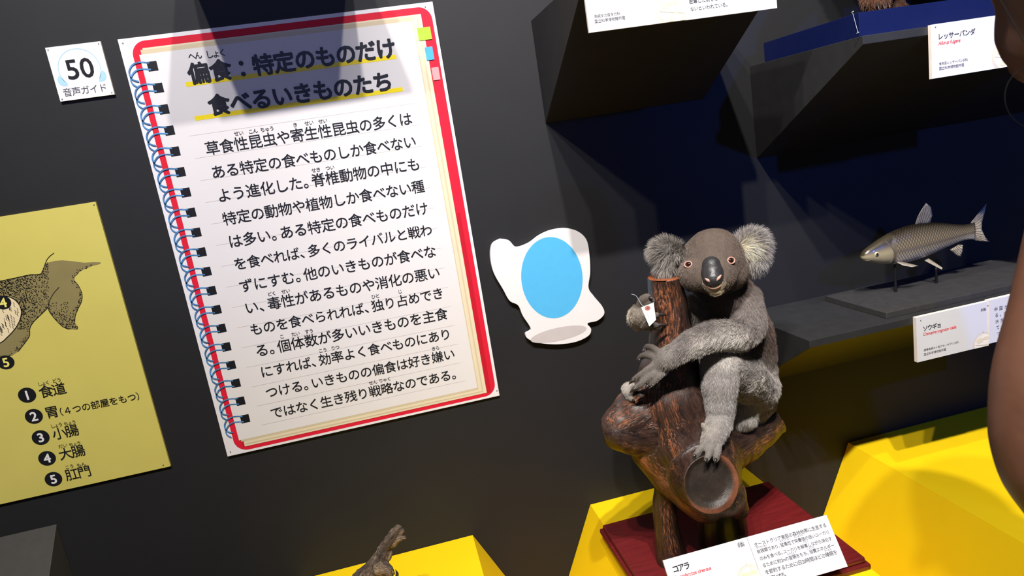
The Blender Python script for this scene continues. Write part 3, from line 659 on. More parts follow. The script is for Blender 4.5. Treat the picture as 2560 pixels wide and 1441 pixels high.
def grain_attr(me, sk, cuts=()):
    q = get_co(me); T, A, I = sk.query(q, 0.012); rel_ = q - sk.p[I]; t = sk.t[I]; ax = (rel_ * t).sum(1, keepdims=True); rad = rel_ - ax * t
    ref = np.array([0.3, -0.9, 0.25]); e1 = np.cross(t, ref); e1 /= np.linalg.norm(e1, axis=1)[:, None] + 1e-9; e2 = np.cross(t, e1)
    gr = np.stack([(rad * e1).sum(1), (rad * e2).sum(1), (sk.u[I] + ax[:, 0]) * 0.16], 1)
    gr += 0.004 * np.stack([vnoise(q, 30, 1), vnoise(q, 30, 2), vnoise(q, 24, 3) * 0.4], 1)
    a = me.attributes.new('grain', 'FLOAT_VECTOR', 'POINT'); a.data.foreach_set('vector', gr.astype(np.float32).ravel())
    col = np.zeros((len(q), 4)); no = get_no(me)
    for c, n, r, inner, outer in cuts:
        on = (np.abs((q - c) @ n) < (0.010 if r > 0.05 else 0.004)) & (no @ n > 0.55) & (np.linalg.norm(q - c, axis=1) < r * 1.1)
        d = np.linalg.norm(q - c, axis=1) / r; k = np.clip((d - 0.80 + 0.06 * vnoise(q, 60, 5)) / 0.14, 0, 1)[:, None]
        cc = np.array(inner[:3]) * (1 - k) + np.array(outer[:3]) * k
        cc = cc * (0.85 + 0.3 * vnoise(q, 120, 8)[:, None] ** 2)
        col[on, :3] = cc[on]; col[on, 3] = 1.0
    at = me.color_attributes.new('cut', 'FLOAT_COLOR', 'POINT'); at.data.foreach_set('color', col.ravel())
def flatten(q, c, n, depth_=1e9):
    s = (q - c) @ n; k = (s > 0) & (np.linalg.norm(q - c, axis=1) < depth_); q[k] -= np.outer(s[k], n); return q

lg = thing('tree_log', 'dark brown polished forked log with an upright post, hugged by the koala', 'log', P(1760, 1330, 0.3) * [1, 1, 0] + [0, 0, BZ])
chains = [
    [(1662, 688, .300, 45), (1672, 780, .300, 48), (1680, 870, .300, 60), (1675, 930, .302, 78), (1672, 1000, .308, 100), (1700, 1080, .312, 116), (1744, 1150, .338, 102), (1772, 1210, .438, 75)],
    [(1690, 1020, .31, 92), (1625, 1062, .312, 78), (1578, 1076, .315, 63), (1552, 1077, .318, 53)],
    [(1710, 1150, .33, 90), (1770, 1225, .365, 84), (1812, 1240, .385, 58), (1846, 1272, .385, 28)],
    [(1760, 1140, .30, 80), (1830, 1110, .275, 62), (1885, 1076, .252, 54), (1935, 1042, .236, 46)],
    [(1650, 985, .305, 70), (1590, 1040, .312, 66), (1556, 1066, .316, 54)],
    [(1640, 1110, .312, 70), (1700, 1180, .33, 72)],
    [(1600, 1000, .325, 34), (1560, 1012, .32, 16), (1540, 1014, .32, 8)],
]
sk = Skel(); tubes = []
for ch in chains:
    kk = [K(*c) for c in ch]; tubes.append(tube([p for p, r in kk], [r for p, r in kk], 24, 0.006)); sk.add([p for p, r in kk], [r for p, r in kk], [0], 0.006)
sk.done()
trunk = fuse('trunk', tubes, 0.004, 22, lg, M['log'])
q = get_co(trunk.data); no = get_no(trunk.data)
q = q + no * (0.0022 * vnoise(q, 38, 11) + 0.0012 * vnoise(q * [1, 1, .35], 110, 12))[:, None]
cutc = P(1772, 1207, 0.447); cutn = np.array([0.06, -0.92, -0.30]); cutn = (CAM - cutc); cutn = cutn / np.linalg.norm(cutn) + np.array([0.35, 0.0, -0.25]); cutn /= np.linalg.norm(cutn)
topc = P(1660, 692, 0.30); topn = np.array([0.02, -0.03, 1.0]); topn /= np.linalg.norm(topn)
lobc = P(1505, 1075, 0.318); lobn = np.array([-1.0, 0.30, -0.05]); lobn /= np.linalg.norm(lobn)
brc = P(1932, 1045, 0.24); brn = np.array([0.80, 0.1, 0.35]); brn /= np.linalg.norm(brn)
for c, n, dd in ((cutc, cutn, 0.085), (topc, topn, 0.2), (lobc, lobn, 0.07), (brc, brn, 0.06)): q = flatten(q, c, n, dd)
# a hollow inside the big sawn end
dc_ = np.linalg.norm(q - cutc, axis=1); on = (np.abs((q - cutc) @ cutn) < 0.003) & (dc_ < 0.046); q[on] -= np.outer(0.006 * np.clip((0.046 - dc_[on]) / 0.012, 0, 1), cutn)
set_co(trunk.data, q)
grain_attr(trunk.data, sk, [(cutc, cutn, 0.0525, rgb(52, 43, 35), rgb(120, 72, 48)), (topc, topn, 0.045, rgb(150, 84, 50), rgb(170, 98, 58)), (brc, brn, 0.04, rgb(96, 74, 60), rgb(110, 88, 74))])
def leg_part(name, ch, label=None):
    kk = [K(*c) for c in ch]; s2 = Skel(); s2.add([p for p, r in kk], [r for p, r in kk], [0]); s2.done()
    o = fuse(name, [tube([p for p, r in kk], [r for p, r in kk], 20, 0.006)], 0.003, 4, lg, M['log'])
    q = get_co(o.data); q[:, 2] = np.maximum(q[:, 2], BZ); q += get_no(o.data) * (0.0015 * vnoise(q, 60, 21))[:, None]; q[:, 2] = np.maximum(q[:, 2], BZ); set_co(o.data, q); grain_attr(o.data, s2); return o
leg_part('prop', [(1660, 1215, .315, 26), (1664, 1300, .312, 30), (1680, 1395, .310, 38), (1688, 1430, .31, 42)])
M['dark_post'] = mat('black_stained_post', rgb(24, 20, 19), 0.4, 0.2, 80, 0.5, 0.1)
sup_ = leg_part('support', [(1800, 1260, .33, 58), (1806, 1320, .33, 60), (1812, 1400, .33, 64)]); sup_.data.materials.clear(); sup_.data.materials.append(M['dark_post']); sup_['label'] = 'black round post under the log'

# ================================================================== FUR
def fur_mat(name):
    m = bpy.data.materials.new(name); m.use_nodes = True; nt = m.node_tree; N = nt.nodes; L = nt.links; b = N['Principled BSDF']
    at = N.new('ShaderNodeAttribute'); at.attribute_name = 'fur_color'; L.new(at.outputs['Color'], b.inputs['Base Color'])
    b.inputs['Roughness'].default_value = 0.55; b.inputs['Specular IOR Level'].default_value = 0.25
    return m
M['fur'] = fur_mat('animal_fur')
M['hide'] = mat('animal_hide', (0.1, 0.1, 0.1, 1), 0.8, 0.10, 200, 0.2, 0, 0, 0, 'hide_color')
def grow_fur(name, body, sk, n, parent, color_fn, bald=(), rad=0.00026, pts=4, seed=3):
    """short hairs rooted all over a body mesh; Skel attrs: r,g,b,length,lay"""
    me = body.data; me.calc_loop_triangles(); co = get_co(me); no = get_no(me)
    tr = np.zeros(len(me.loop_triangles) * 3, int); me.loop_triangles.foreach_get('vertices', tr); tr = tr.reshape(-1, 3)
    a, b, c = co[tr[:, 0]], co[tr[:, 1]], co[tr[:, 2]]; ar = np.linalg.norm(np.cross(b - a, c - a), axis=1)
    rg = np.random.default_rng(seed); ti = rg.choice(len(tr), n, p=ar / ar.sum()); w = rg.random((n, 2)); fl = w.sum(1) > 1; w[fl] = 1 - w[fl]
    t3 = tr[ti]; w0 = 1 - w.sum(1); W3 = np.stack([w0, w[:, 0], w[:, 1]], 1)
    p = np.einsum('nk,nkd->nd', W3, co[t3]); nn = np.einsum('nk,nkd->nd', W3, no[t3]); nn /= np.linalg.norm(nn, axis=1)[:, None]
    keep = np.ones(n, bool)
    for bc, br in bald: keep &= np.linalg.norm(p - bc, axis=1) > br
    p, nn = p[keep], nn[keep]; n = len(p)
    T, A, I = sk.query(p); col = color_fn(p, nn, A[:, :3].copy(), rg); ln = A[:, 3] * rg.uniform(0.65, 1.25, n); lay = A[:, 4:5]
    T = T + np.array([0, 0, -0.45]); T = T - nn * (T * nn).sum(1, keepdims=True); T /= np.linalg.norm(T, axis=1)[:, None] + 1e-6
    cl = np.stack([vnoise(p, 160, k + 30) for k in range(3)], 1) * 0.35
    cl -= nn * (cl * nn).sum(1, keepdims=True)
    d = nn * (1 - lay) + T * lay + cl * (0.3 + lay + 45 * A[:, 3:4]) + rg.normal(0, 0.16, (n, 3)); d += nn * 0.16; dn_ = (d * nn).sum(1, keepdims=True); d += nn * np.maximum(0.22 - dn_, 0); d /= np.linalg.norm(d, axis=1)[:, None]
    bend = T * 0.5 * lay - nn * 0.25 * lay + np.array([0, 0, -0.22])
    ss = np.linspace(0, 1, pts); P3 = p[:, None] + d[:, None] * (ln[:, None, None] * ss[None, :, None]) + bend[:, None] * (ln[:, None, None] * (ss ** 2)[None, :, None] * 0.5)
    P3 = P3 - nn[:, None] * 0.0006
    hc_ = bpy.data.hair_curves.new(name); hc_.add_curves([pts] * n)
    hc_.attributes['position'].data.foreach_set('vector', P3.astype(np.float32).ravel())
    ra_ = hc_.attributes.get('radius') or hc_.attributes.new('radius', 'FLOAT', 'POINT')
    rr = np.tile(np.linspace(1, 0.25, pts) * rad, n) * np.repeat(rg.uniform(0.8, 1.2, n), pts); ra_.data.foreach_set('value', rr.astype(np.float32))
    ca = hc_.attributes.new('fur_color', 'FLOAT_COLOR', 'CURVE'); ca.data.foreach_set('color', np.c_[col, np.ones(n)].astype(np.float32).ravel())
    hc_.materials.append(M['fur']); o = bpy.data.objects.new(name, hc_); return link(o, parent)
def c3(r, g, b): return list(rgb(r, g, b)[:3])
from mathutils.bvhtree import BVHTree
def bvh_of(o):
    return BVHTree.FromPolygons([Vector(v) for v in get_co(o.data)], [tuple(p.vertices) for p in o.data.polygons])
def hit(tree, px, py):
    d = ray(px, py); d = d / np.linalg.norm(d); r = tree.ray_cast(Vector(CAM), Vector(d))
    if not r[0]: return None, None
    h_, n_ = np.array(r[0]), np.array(r[1])
    return h_, (n_ if n_ @ d < 0 else -n_)

# ================================================================== KOALA
ko = thing('koala', 'stuffed grey-brown koala clinging to the upright post of the forked log', 'koala', P(1870, 1050, 0.25))
HEADC = c3(110, 96, 87); BACK = c3(104, 89, 82); GREY = c3(158, 152, 147); PALE = c3(196, 190, 184); ARM = c3(128, 120, 116); SKIN = c3(112, 102, 94); EAR = c3(138, 132, 126)
kch = [   # (points px,py,d,r), colour, hair length, lay
    ([(1782, 650, .31, 76), (1782, 656, .315, 78)], HEADC, .0034, .80),
    ([(1784, 640, .318, 70), (1786, 684, .345, 56)], HEADC, .0030, .82),
    ([(1762, 672, .326, 52), (1744, 686, .330, 47)], HEADC, .0040, .78), ([(1806, 668, .326, 52), (1825, 680, .330, 46)], HEADC, .0040, .78),
    ([(1783, 680, .352, 42), (1785, 704, .372, 31)], HEADC, .0026, .80), ([(1785, 708, .362, 34), (1789, 721, .374, 22)], c3(176, 160, 138), .0030, .7),
    ([(1705, 645, .300, 24), (1678, 636, .298, 28), (1660, 630, .298, 29)], EAR, .0165, .42), ([(1668, 652, .300, 24), (1664, 668, .302, 20)], c3(160, 154, 148), .0150, .45),
    ([(1850, 632, .300, 24), (1868, 620, .296, 30), (1882, 612, .296, 32)], EAR, .0190, .42), ([(1884, 634, .298, 28), (1880, 655, .300, 24)], c3(165, 160, 152), .0165, .42),
    ([(1790, 695, .290, 60), (1822, 755, .283, 70), (1848, 845, .268, 82), (1856, 890, .264, 80)], BACK, .0070, .80), ([(1860, 930, .262, 78), (1872, 995, .255, 64)], c3(160, 152, 146), .0058, .82),
    ([(1768, 770, .270, 46), (1772, 860, .265, 50), (1790, 950, .268, 46)], c3(150, 142, 136), .0075, .75),
    ([(1852, 752, .300, 50), (1866, 805, .330, 46), (1848, 838, .358, 40), (1790, 840, .376, 37), (1738, 856, .384, 33), (1694, 882, .388, 27)], ARM, .0080, .78),
    ([(1694, 882, .388, 27), (1668, 897, .384, 28), (1652, 910, .378, 23)], c3(150, 143, 136), .0050, .80),
    ([(1645, 908, .378, 12), (1625, 921, .376, 9.5), (1601, 939, .366, 8.5), (1586, 949, .352, 7.5)], c3(128, 120, 112), .0028, .85),
    ([(1650, 920, .380, 12), (1633, 936, .382, 9.5), (1609, 955, .376, 8.5), (1590, 971, .366, 7.5)], c3(128, 120, 112), .0028, .85),
    ([(1662, 922, .382, 12), (1652, 936, .386, 9.5), (1637, 951, .384, 8.5), (1623, 964, .378, 7)], c3(140, 132, 124), .0030, .85),
    ([(1652, 886, .378, 11), (1634, 871, .366, 8.5), (1619, 867, .352, 8), (1613, 874, .346, 7)], c3(92, 84, 78), .0016, .85),
    ([(1644, 896, .376, 11), (1622, 890, .364, 8.5), (1605, 890, .352, 8), (1598, 898, .348, 7)], c3(92, 84, 78), .0016, .85),
    ([(1885, 970, .272, 62), (1850, 940, .315, 62), (1806, 914, .355, 50), (1799, 955, .370, 45), (1799, 1010, .378, 38), (1798, 1052, .388, 32), (1786, 1086, .408, 29), (1776, 1104, .420, 23)], GREY, .0058, .80),
    ([(1768, 1104, .424, 10), (1750, 1124, .430, 8), (1740, 1137, .430, 7)], c3(140, 132, 124), .0028, .85),
    ([(1780, 1112, .430, 10), (1772, 1135, .441, 8.5), (1767, 1148, .444, 7)], c3(140, 132, 124), .0028, .85),
    ([(1794, 1106, .426, 10), (1794, 1131, .440, 8.5), (1790, 1148, .444, 7)], c3(140, 132, 124), .0028, .85),
    ([(1782, 1086, .410, 12), (1767, 1073, .408, 8.5), (1760, 1063, .404, 6.5)], c3(190, 180, 166), .0015, .85),
    ([(1885, 1000, .250, 54), (1872, 1034, .255, 44)], GREY, .0062, .80), ([(1856, 1000, .285, 48), (1850, 1036, .288, 44)], PALE, .0065, .80),
    ([(1745, 775, .268, 40), (1690, 790, .238, 34), (1632, 792, .236, 30), (1602, 796, .262, 28), (1600, 792, .292, 27)], c3(196, 184, 170), .0075, .75),
    ([(1602, 790, .295, 28), (1604, 786, .312, 26)], c3(208, 196, 180), .0080, .70),
    ([(1612, 786, .320, 14), (1628, 792, .337, 10), (1642, 788, .344, 8)], SKIN, .0012, .85), ([(1612, 808, .318, 14), (1628, 814, .337, 10), (1642, 814, .344, 8)], SKIN, .0012, .85),
    ([(1604, 770, .312, 16), (1607, 752, .322, 13), (1618, 744, .330, 11)], SKIN, .0012, .85), ([(1612, 770, .320, 13), (1622, 760, .330, 11), (1630, 754, .334, 9)], SKIN, .0012, .85),
    ([(1800, 1020, .25, 40), (1700, 1010, .225, 32), (1610, 990, .26, 26), (1574, 972, .305, 17), (1572, 982, .325, 13)], c3(200, 192, 182), .0045, .8),
    ([(1576, 978, .325, 9), (1590, 968, .336, 7)], SKIN, .0010, .85), ([(1572, 992, .328, 9), (1580, 1000, .338, 7)], SKIN, .0010, .85),
]
ksk = Skel(); tubes = []
for pts_, col_, hl, lay in kch:
    kk = [K(*c) for c in pts_]; pp = [p for p, r in kk]; rr = [r for p, r in kk]; tubes.append(tube(pp, rr, 18, 0.005)); ksk.add(pp, rr, col_ + [hl, lay], 0.005)
ksk.done()
kb = fuse('body', tubes, 0.0022, 4, ko, M['hide'])
kt_ = bvh_of(kb)
eyes = [((1721, 662), 1), ((1827, 652), 1)]
bald = []; chin = hit(kt_, 1788, 727)[0]
nose_top = hit(kt_, 1779, 665)[0]; nose_mid = hit(kt_, 1781, 682)[0]; nose_bot = hit(kt_, 1783, 698)[0]
eye_pts = [hit(kt_, *e[0]) for e in eyes]
bald += [(eye_pts[0][0], 0.0076), (eye_pts[1][0], 0.0076)]
bald += [(chin, 0.0115), (nose_top, 0.012), (nose_mid, 0.017), (nose_bot, 0.015)]
earc = [P(1655, 636, .30), P(1880, 622, .30)]
inner_ear = hit(kt_, 1872, 624)[0]
FWD = CAM - P(1784, 670, .35); FWD /= np.linalg.norm(FWD)
def koala_color(p, nn, col, rg):
    n = len(p); v = rg.uniform(0.72, 1.30, n)[:, None]; white = rg.random(n)
    # pale undersides of the arm, thigh and rump
    low = np.clip((-nn[:, 2] - 0.05) * 1.6, 0, 1); body_low = (p[:, 2] < P(1800, 800, .33)[2]) & (p[:, 2] > 0.75)
    k = (low * body_low * 0.75)[:, None]; col = col * (1 - k) + np.array(c3(222, 214, 204)) * k
    # patches
    for c, r, cc, s in ((hit(kt_, 1898, 966)[0], .022, (238, 232, 222), .8), (hit(kt_, 1866, 1008)[0], .036, (224, 218, 208), .75), (hit(kt_, 1762, 876)[0], .028, (226, 218, 208), .6), (hit(kt_, 1830, 862)[0], .036, (240, 232, 222), .85), (hit(kt_, 1762, 880)[0], .026, (232, 224, 214), .6), (chin, .021, (214, 196, 164), .9)):
        k = (np.clip(1.4 - np.linalg.norm(p - c, axis=1) / r, 0, 1) * s)[:, None]; col = col * (1 - k) + np.array(c3(*cc)) * k
    ie = (np.clip(1.5 - np.linalg.norm(p - inner_ear, axis=1) / 0.015, 0, 1) * (nn @ FWD > 0.2))[:, None]; col = col * (1 - ie) + np.array(c3(244, 228, 188)) * ie
    isear = (np.linalg.norm(p - earc[0], axis=1) < 0.055) & (p[:, 0] < P(1704, 640, .3)[0]) | (np.linalg.norm(p - earc[1], axis=1) < 0.062) & (p[:, 0] > P(1846, 640, .3)[0])
    tip = isear & (white < 0.42); v[tip] *= 1.9; dk = isear & (white > 0.66); v[dk] *= 0.35
    fleck = (~isear) & (white < 0.16) & (p[:, 2] < P(1780, 760, .33)[2]); v[fleck] *= 1.6; dkf = (~isear) & (white > 0.82); v[dkf] *= 0.62
    return np.clip(col * v, 0, 0.9)
no_ = get_no(kb.data); q_ = get_co(kb.data); T_, A_, I_ = ksk.query(q_)
hcol = A_[:, :3] * 0.62
ie_ = np.linalg.norm(q_ - inner_ear, axis=1) < 0.016; hcol[ie_] = c3(226, 206, 166)
for c, r in ((nose_top, .010), (nose_mid, .014), (nose_bot, .013)): hcol[np.linalg.norm(q_ - c, axis=1) < r] = c3(52, 48, 48)
hcol[np.linalg.norm(q_ - chin, axis=1) < .0135] = c3(196, 178, 142)
for c, n__ in eye_pts: hcol[np.linalg.norm(q_ - c, axis=1) < .0085] = c3(96, 80, 74)
set_color(kb.data, 'hide_color', hcol)
grow_fur('fur', kb, ksk, 330000, ko, koala_color, bald, 0.00018)
M['nose'] = mat('koala_nose_leather', rgb(46, 45, 47), 0.42, 0.2, 220, 0.5, 0.35)
M['pink'] = mat('pink_skin', rgb(200, 148, 132), 0.5, 0.06, 200)
M['lip'] = mat('lip_skin', rgb(120, 82, 66), 0.55, 0.1, 200)
M['eye'] = mat('dark_brown_eye', rgb(34, 20, 14), 0.06, 0.05, 100, 0.7, 0, 1.0)
M['claw'] = mat('dark_claw', rgb(48, 42, 40), 0.28, 0.15, 200, 0.6)
# nose
vs = [nose_top - FWD * 0.0105, nose_mid - FWD * 0.0128, nose_bot - FWD * 0.0118]
nt_ = [tube(vs, [0.0172, 0.0196, 0.0180], 22, 0.004)]
no1 = fuse('nose', nt_, 0.0016, 6, ko, M['nose'])
ntree = bvh_of(no1)
for (px, py), (ox, oy) in (((1770, 702), (8.0, 5.0)), ((1797, 696), (7, -8))):
    h_, n_ = hit(ntree, px, py)
    if h_ is None: h_, n_ = hit(kt_, px, py)
    if h_ is None: continue
    m_ = mpp(h_); e1 = R @ np.array([ox, oy, 0.0]) * m_
    vs, fs = tube([h_ - e1 * 0.9 - n_ * 0.0012, h_ - n_ * 0.0006, h_ + e1 * 0.9 - n_ * 0.0012], [0.0012, 0.0030, 0.0012], 12, 0.002)
    mesh_obj('nostril', vs, fs, M['pink'], ko, True)
# eyes with pink lids
for i, (h_, n_) in enumerate(eye_pts):
    bm = bmesh.new(); bmesh.ops.create_uvsphere(bm, u_segments=24, v_segments=16, radius=0.0066); me = bpy.data.meshes.new('eye'); bm.to_mesh(me); bm.free(); me.polygons.foreach_set('use_smooth', [True] * len(me.polygons)); me.materials.append(M['eye'])
    nf = n_ * 0.55 + FWD * 0.45; nf /= np.linalg.norm(nf)
    set_co(me, get_co(me) + (h_ - nf * 0.0030)); o = link(bpy.data.objects.new('eye', me), ko)
    a1 = np.cross(nf, [0, 0, 1.0]); a1 /= np.linalg.norm(a1); a2 = np.cross(nf, a1)
    ring_ = [h_ + nf * 0.0016 + a1 * 0.0064 * math.cos(t) + a2 * 0.0055 * math.sin(t) for t in np.linspace(0, 2 * math.pi, 25)]
    vs, fs = tube(ring_, [0.0011] * 25, 8, 0.002, True, False); l_ = mesh_obj('eyelid', vs, fs, M['pink'], o, True)
# mouth
mp_ = [hit(kt_, x, y)[0] for x, y in ((1766, 716), (1778, 722), (1790, 722), (1802, 716))]
if all(m_ is not None for m_ in mp_):
    vs, fs = tube([m_ + FWD * 0.0006 for m_ in mp_], [0.0008, 0.0013, 0.0013, 0.0008], 8, 0.003); mesh_obj('mouth', vs, fs, M['lip'], ko, True)
# claws: (base px,py,d) -> (tip px,py,d)
for b_, t_, r_ in (((1587, 949, .354), (1572, 962, .350), 5.5), ((1591, 971, .368), (1574, 983, .362), 5.5), ((1623, 964, .380), (1612, 974, .380), 5), ((1613, 873, .347), (1606, 884, .350), 4.5), ((1598, 897, .349), (1600, 908, .354), 4.5),
                   ((1642, 788, .345), (1671, 789, .343), 5), ((1642, 814, .345), (1672, 814, .345), 5), ((1620, 744, .331), (1634, 750, .345), 4.5), ((1630, 754, .335), (1638, 765, .345), 4.5), ((1634, 822, .34), (1652, 826, .346), 4.5),
                   ((1740, 1137, .431), (1730, 1148, .431), 4), ((1767, 1148, .446), (1761, 1160, .448), 4), ((1790, 1148, .446), (1785, 1162, .448), 4), ((1591, 967, .337), (1598, 972, .345), 4), ((1581, 1001, .339), (1588, 1006, .345), 4)):
    B, T1 = P(*b_), P(*t_); cone_claw(B, T1, r_ * mpp(B), FWD * 0.0025 + [0, 0, 0.0015], M['claw'], ko)

# ------------------------------------------------------------------ paper tag tied to the far hand
tg = thing('specimen_tag', 'cream paper tag with a red-brown eyelet, tied to the koala hand on the post', 'tag', P(1621, 790, .365))
M['tag_paper'] = mat('tag_paper', rgb(238, 234, 214), 0.7, 0.03, 80)
M['eyelet'] = mat('eyelet_red', rgb(150, 66, 44), 0.5, 0.1, 200)
O = P(1603, 769, .352); X_ = P(1634, 757, .356) - O; wx = np.linalg.norm(X_); X_ /= wx; Y_ = O - P(1608, 820, .366); hy = np.linalg.norm(Y_); Y_ -= X_ * (Y_ @ X_); Y_ /= np.linalg.norm(Y_)
pl = Plane(O, X_, Y_)
g = G(); board(g, pl, [(0, -hy), tuple(pl.uv(1640, 800)), (wx, 0), (0, 0)], 0.0006, M['tag_paper'], M['tag_paper']); g.build('paper', tg)
g = G(); c = pl.uv(1619, 771); put_ellipse(g, pl, c[0], c[1], 0.0050, 0.0044, M['eyelet'], L0); put_ellipse(g, pl, c[0], c[1], 0.0018, 0.0016, M['ink'], 2 * L0); g.build('eyelet', tg)
for (x0, y0, x1, y1) in ((1626, 776, 1629, 793), (1618, 780, 1621, 798), (1611, 784, 1614, 806)):
    g = G(); p0, p1 = pl.uv(x0, y0), pl.uv(x1, y1)
    for k_ in range(6):
        t0 = k_ / 6; q0 = p0 + (p1 - p0) * t0; pts_ = [q0 + np.array([random.uniform(-.001, .001), -j_ * 0.0009 + random.uniform(-.0004, .0004)]) for j_ in range(3)]; put_stroke(g, pl, pts_, 0.00045, M['ink_soft'], L0)
    g.build('handwriting', tg)
vs, fs = tube([P(1619, 771, .357), P(1606, 764, .345), P(1600, 756, .335), P(1590, 740, .330), P(1579, 736, .328)], [0.0005] * 5, 6, 0.004); mesh_obj('string', vs, fs, M['thread'], tg, True)

# ================================================================== FISH ON ITS STAND
SZ = 1.0270
fs_ = thing('fish_stand', 'black board with two thin rods on the right wall shelf, under the stuffed fish', 'stand', (1.15, -0.145, SZ))
g = G(); bx0 = 0.985; g.box(bx0, 1.45, -0.243, -0.046, SZ, SZ + 0.0135, M['board_black']); g.build('base', fs_, bevel=0.001)
FD = 0.128
M['rod'] = mat('black_rod', rgb(20, 20, 21), 0.4)
for px, py in ((2237, 664), (2340, 672)):
    t_ = P(px, py, FD); vs, fs = tube([[t_[0], -FD, SZ + 0.012], [t_[0], -FD, t_[2]]], [0.0030, 0.0028], 12, 0.02); mesh_obj('rod', vs, fs, M['rod'], fs_, True)
fi = thing('fish', 'stuffed silver grass carp with dark scaled back, held on rods above the fish board', 'fish', P(2237, 664, FD))
nose_ = P(2153, 643, FD); tail_ = P(2436, 582, FD); AX = tail_ - nose_; FL = np.linalg.norm(AX); AX /= FL
UP = np.array([0, 0, 1.0]) - AX * AX[2]; UP /= np.linalg.norm(UP); SD = np.cross(AX, UP)        # SD points into the wall or out of it
if SD[1] > 0: SD = -SD
prof = [(0.0, .010, -.008, .008), (.012, .021, -.017, .016), (.04, .034, -.028, .024), (.09, .048, -.042, .030), (.16, .066, -.058, .037), (.26, .086, -.074, .043), (.38, .099, -.082, .045), (.50, .100, -.078, .042), (.62, .090, -.066, .036), (.72, .075, -.052, .028), (.82, .057, -.040, .019), (.90, .045, -.034, .012), (.96, .044, -.036, .009), (1.0, .048, -.040, .006)]
S_ = np.array([p[0] for p in prof]); U_ = np.array([p[1] for p in prof]); D_ = np.array([p[2] for p in prof]); B_ = np.array([p[3] for p in prof])
sc_ = FL / 0.50
rings_ = []; uvs = []; NS = 70; NA = 40
def fish_pt(s, a, k=1.0):
    u = np.interp(s, S_, U_) * sc_ * 0.78; dn = np.interp(s, S_, D_) * sc_ * 0.78; b = np.interp(s, S_, B_) * sc_ * 0.86
    cz = 0.006 * sc_ * math.sin(s * 2.2); up = u if math.sin(a) > 0 else -dn
    return nose_ + AX * (s * FL) + UP * (cz + math.sin(a) * up * k) + SD * (math.cos(a) * b * k)
for i in range(NS + 1):
    s = (i / NS) ** 0.92; rings_.append(np.array([fish_pt(s, 2 * math.pi * j / NA) for j in range(NA)])); uvs += [(s, j / NA) for j in range(NA)]
M['fish'] = bpy.data.materials.new('fish_skin'); m = M['fish']; m.use_nodes = True; nt = m.node_tree; N = nt.nodes; L = nt.links; b = N['Principled BSDF']
at = N.new('ShaderNodeAttribute'); at.attribute_name = 'fish_color'; sc2 = N.new('ShaderNodeAttribute'); sc2.attribute_name = 'scale_uv'
vo = N.new('ShaderNodeTexVoronoi'); vo.inputs['Scale'].default_value = 1.0; vo.inputs['Randomness'].default_value = 0.0; L.new(sc2.outputs['Vector'], vo.inputs['Vector'])
rm = N.new('ShaderNodeMapRange'); rm.inputs[1].default_value = 0.15; rm.inputs[2].default_value = 0.55; rm.inputs[3].default_value = 1.15; rm.inputs[4].default_value = 0.35; L.new(vo.outputs['Distance'], rm.inputs[0])
mxs = N.new('ShaderNodeMix'); mxs.data_type = 'FLOAT'; L.new(at.outputs['Alpha'], mxs.inputs[0]); mxs.inputs[2].default_value = 1.0; L.new(rm.outputs[0], mxs.inputs[3])
mx = N.new('ShaderNodeMix'); mx.data_type = 'RGBA'; mx.blend_type = 'MULTIPLY'; mx.inputs[0].default_value = 1; L.new(at.outputs['Color'], mx.inputs[6]); L.new(mxs.outputs[0], mx.inputs[7]); L.new(mx.outputs[2], b.inputs['Base Color'])
b.inputs['Roughness'].default_value = 0.33; b.inputs['Metallic'].default_value = 0.25; b.inputs['Coat Weight'].default_value = 0.3
bp = N.new('ShaderNodeBump'); bp.inputs['Strength'].default_value = 0.4; bp.inputs['Distance'].default_value = 0.001; L.new(mxs.outputs[0], bp.inputs['Height']); L.new(bp.outputs['Normal'], b.inputs['Normal'])
vs, fs = loft(rings_); fb = mesh_obj('body', vs, fs, M['fish'], fi, True)
col = np.zeros((len(vs), 4)); suv = np.zeros((len(vs), 3))
for i, (s, t) in enumerate(uvs):
    a = 2 * math.pi * t; h = math.sin(a)
    dk, md, lt = np.array(c3(58, 50, 36)), np.array(c3(158, 142, 112)), np.array(c3(222, 212, 192))
    c = md + (dk - md) * np.clip((h - 0.25) / 0.65, 0, 1) if h > -0.1 else md + (lt - md) * np.clip((-h - 0.1) / 0.6, 0, 1)
    if s < 0.235: kk_ = np.clip((h - 0.05) / 0.5, 0, 1); c = np.array(c3(176, 162, 126)) * (1 - kk_) + np.array(c3(66, 58, 42)) * kk_
    if 0.225 < s < 0.25 and h < 0.6: c = np.array(c3(120, 108, 84))
    col[i, :3] = c; col[i, 3] = 1.0 if s > 0.245 else 0.0
    suv[i] = (s * 58, (t * 30) , 0); suv[i, 0] += 0.5 * (int(math.floor(t * 30)) % 2) * 0
at_ = fb.data.color_attributes.new('fish_color', 'FLOAT_COLOR', 'POINT'); at_.data.foreach_set('color', col.ravel())
suv2 = np.stack([suv[:, 0] * 0.707 + suv[:, 1] * 0.707, -suv[:, 0] * 0.707 + suv[:, 1] * 0.707, suv[:, 2]], 1)
a_ = fb.data.attributes.new('scale_uv', 'FLOAT_VECTOR', 'POINT'); a_.data.foreach_set('vector', suv2.astype(np.float32).ravel())
M['fin'] = mat('fish_fin', rgb(176, 164, 140), 0.45, 0.25, 220, 0.4)
M['fin_ray'] = mat('fin_ray', rgb(96, 86, 70), 0.5)
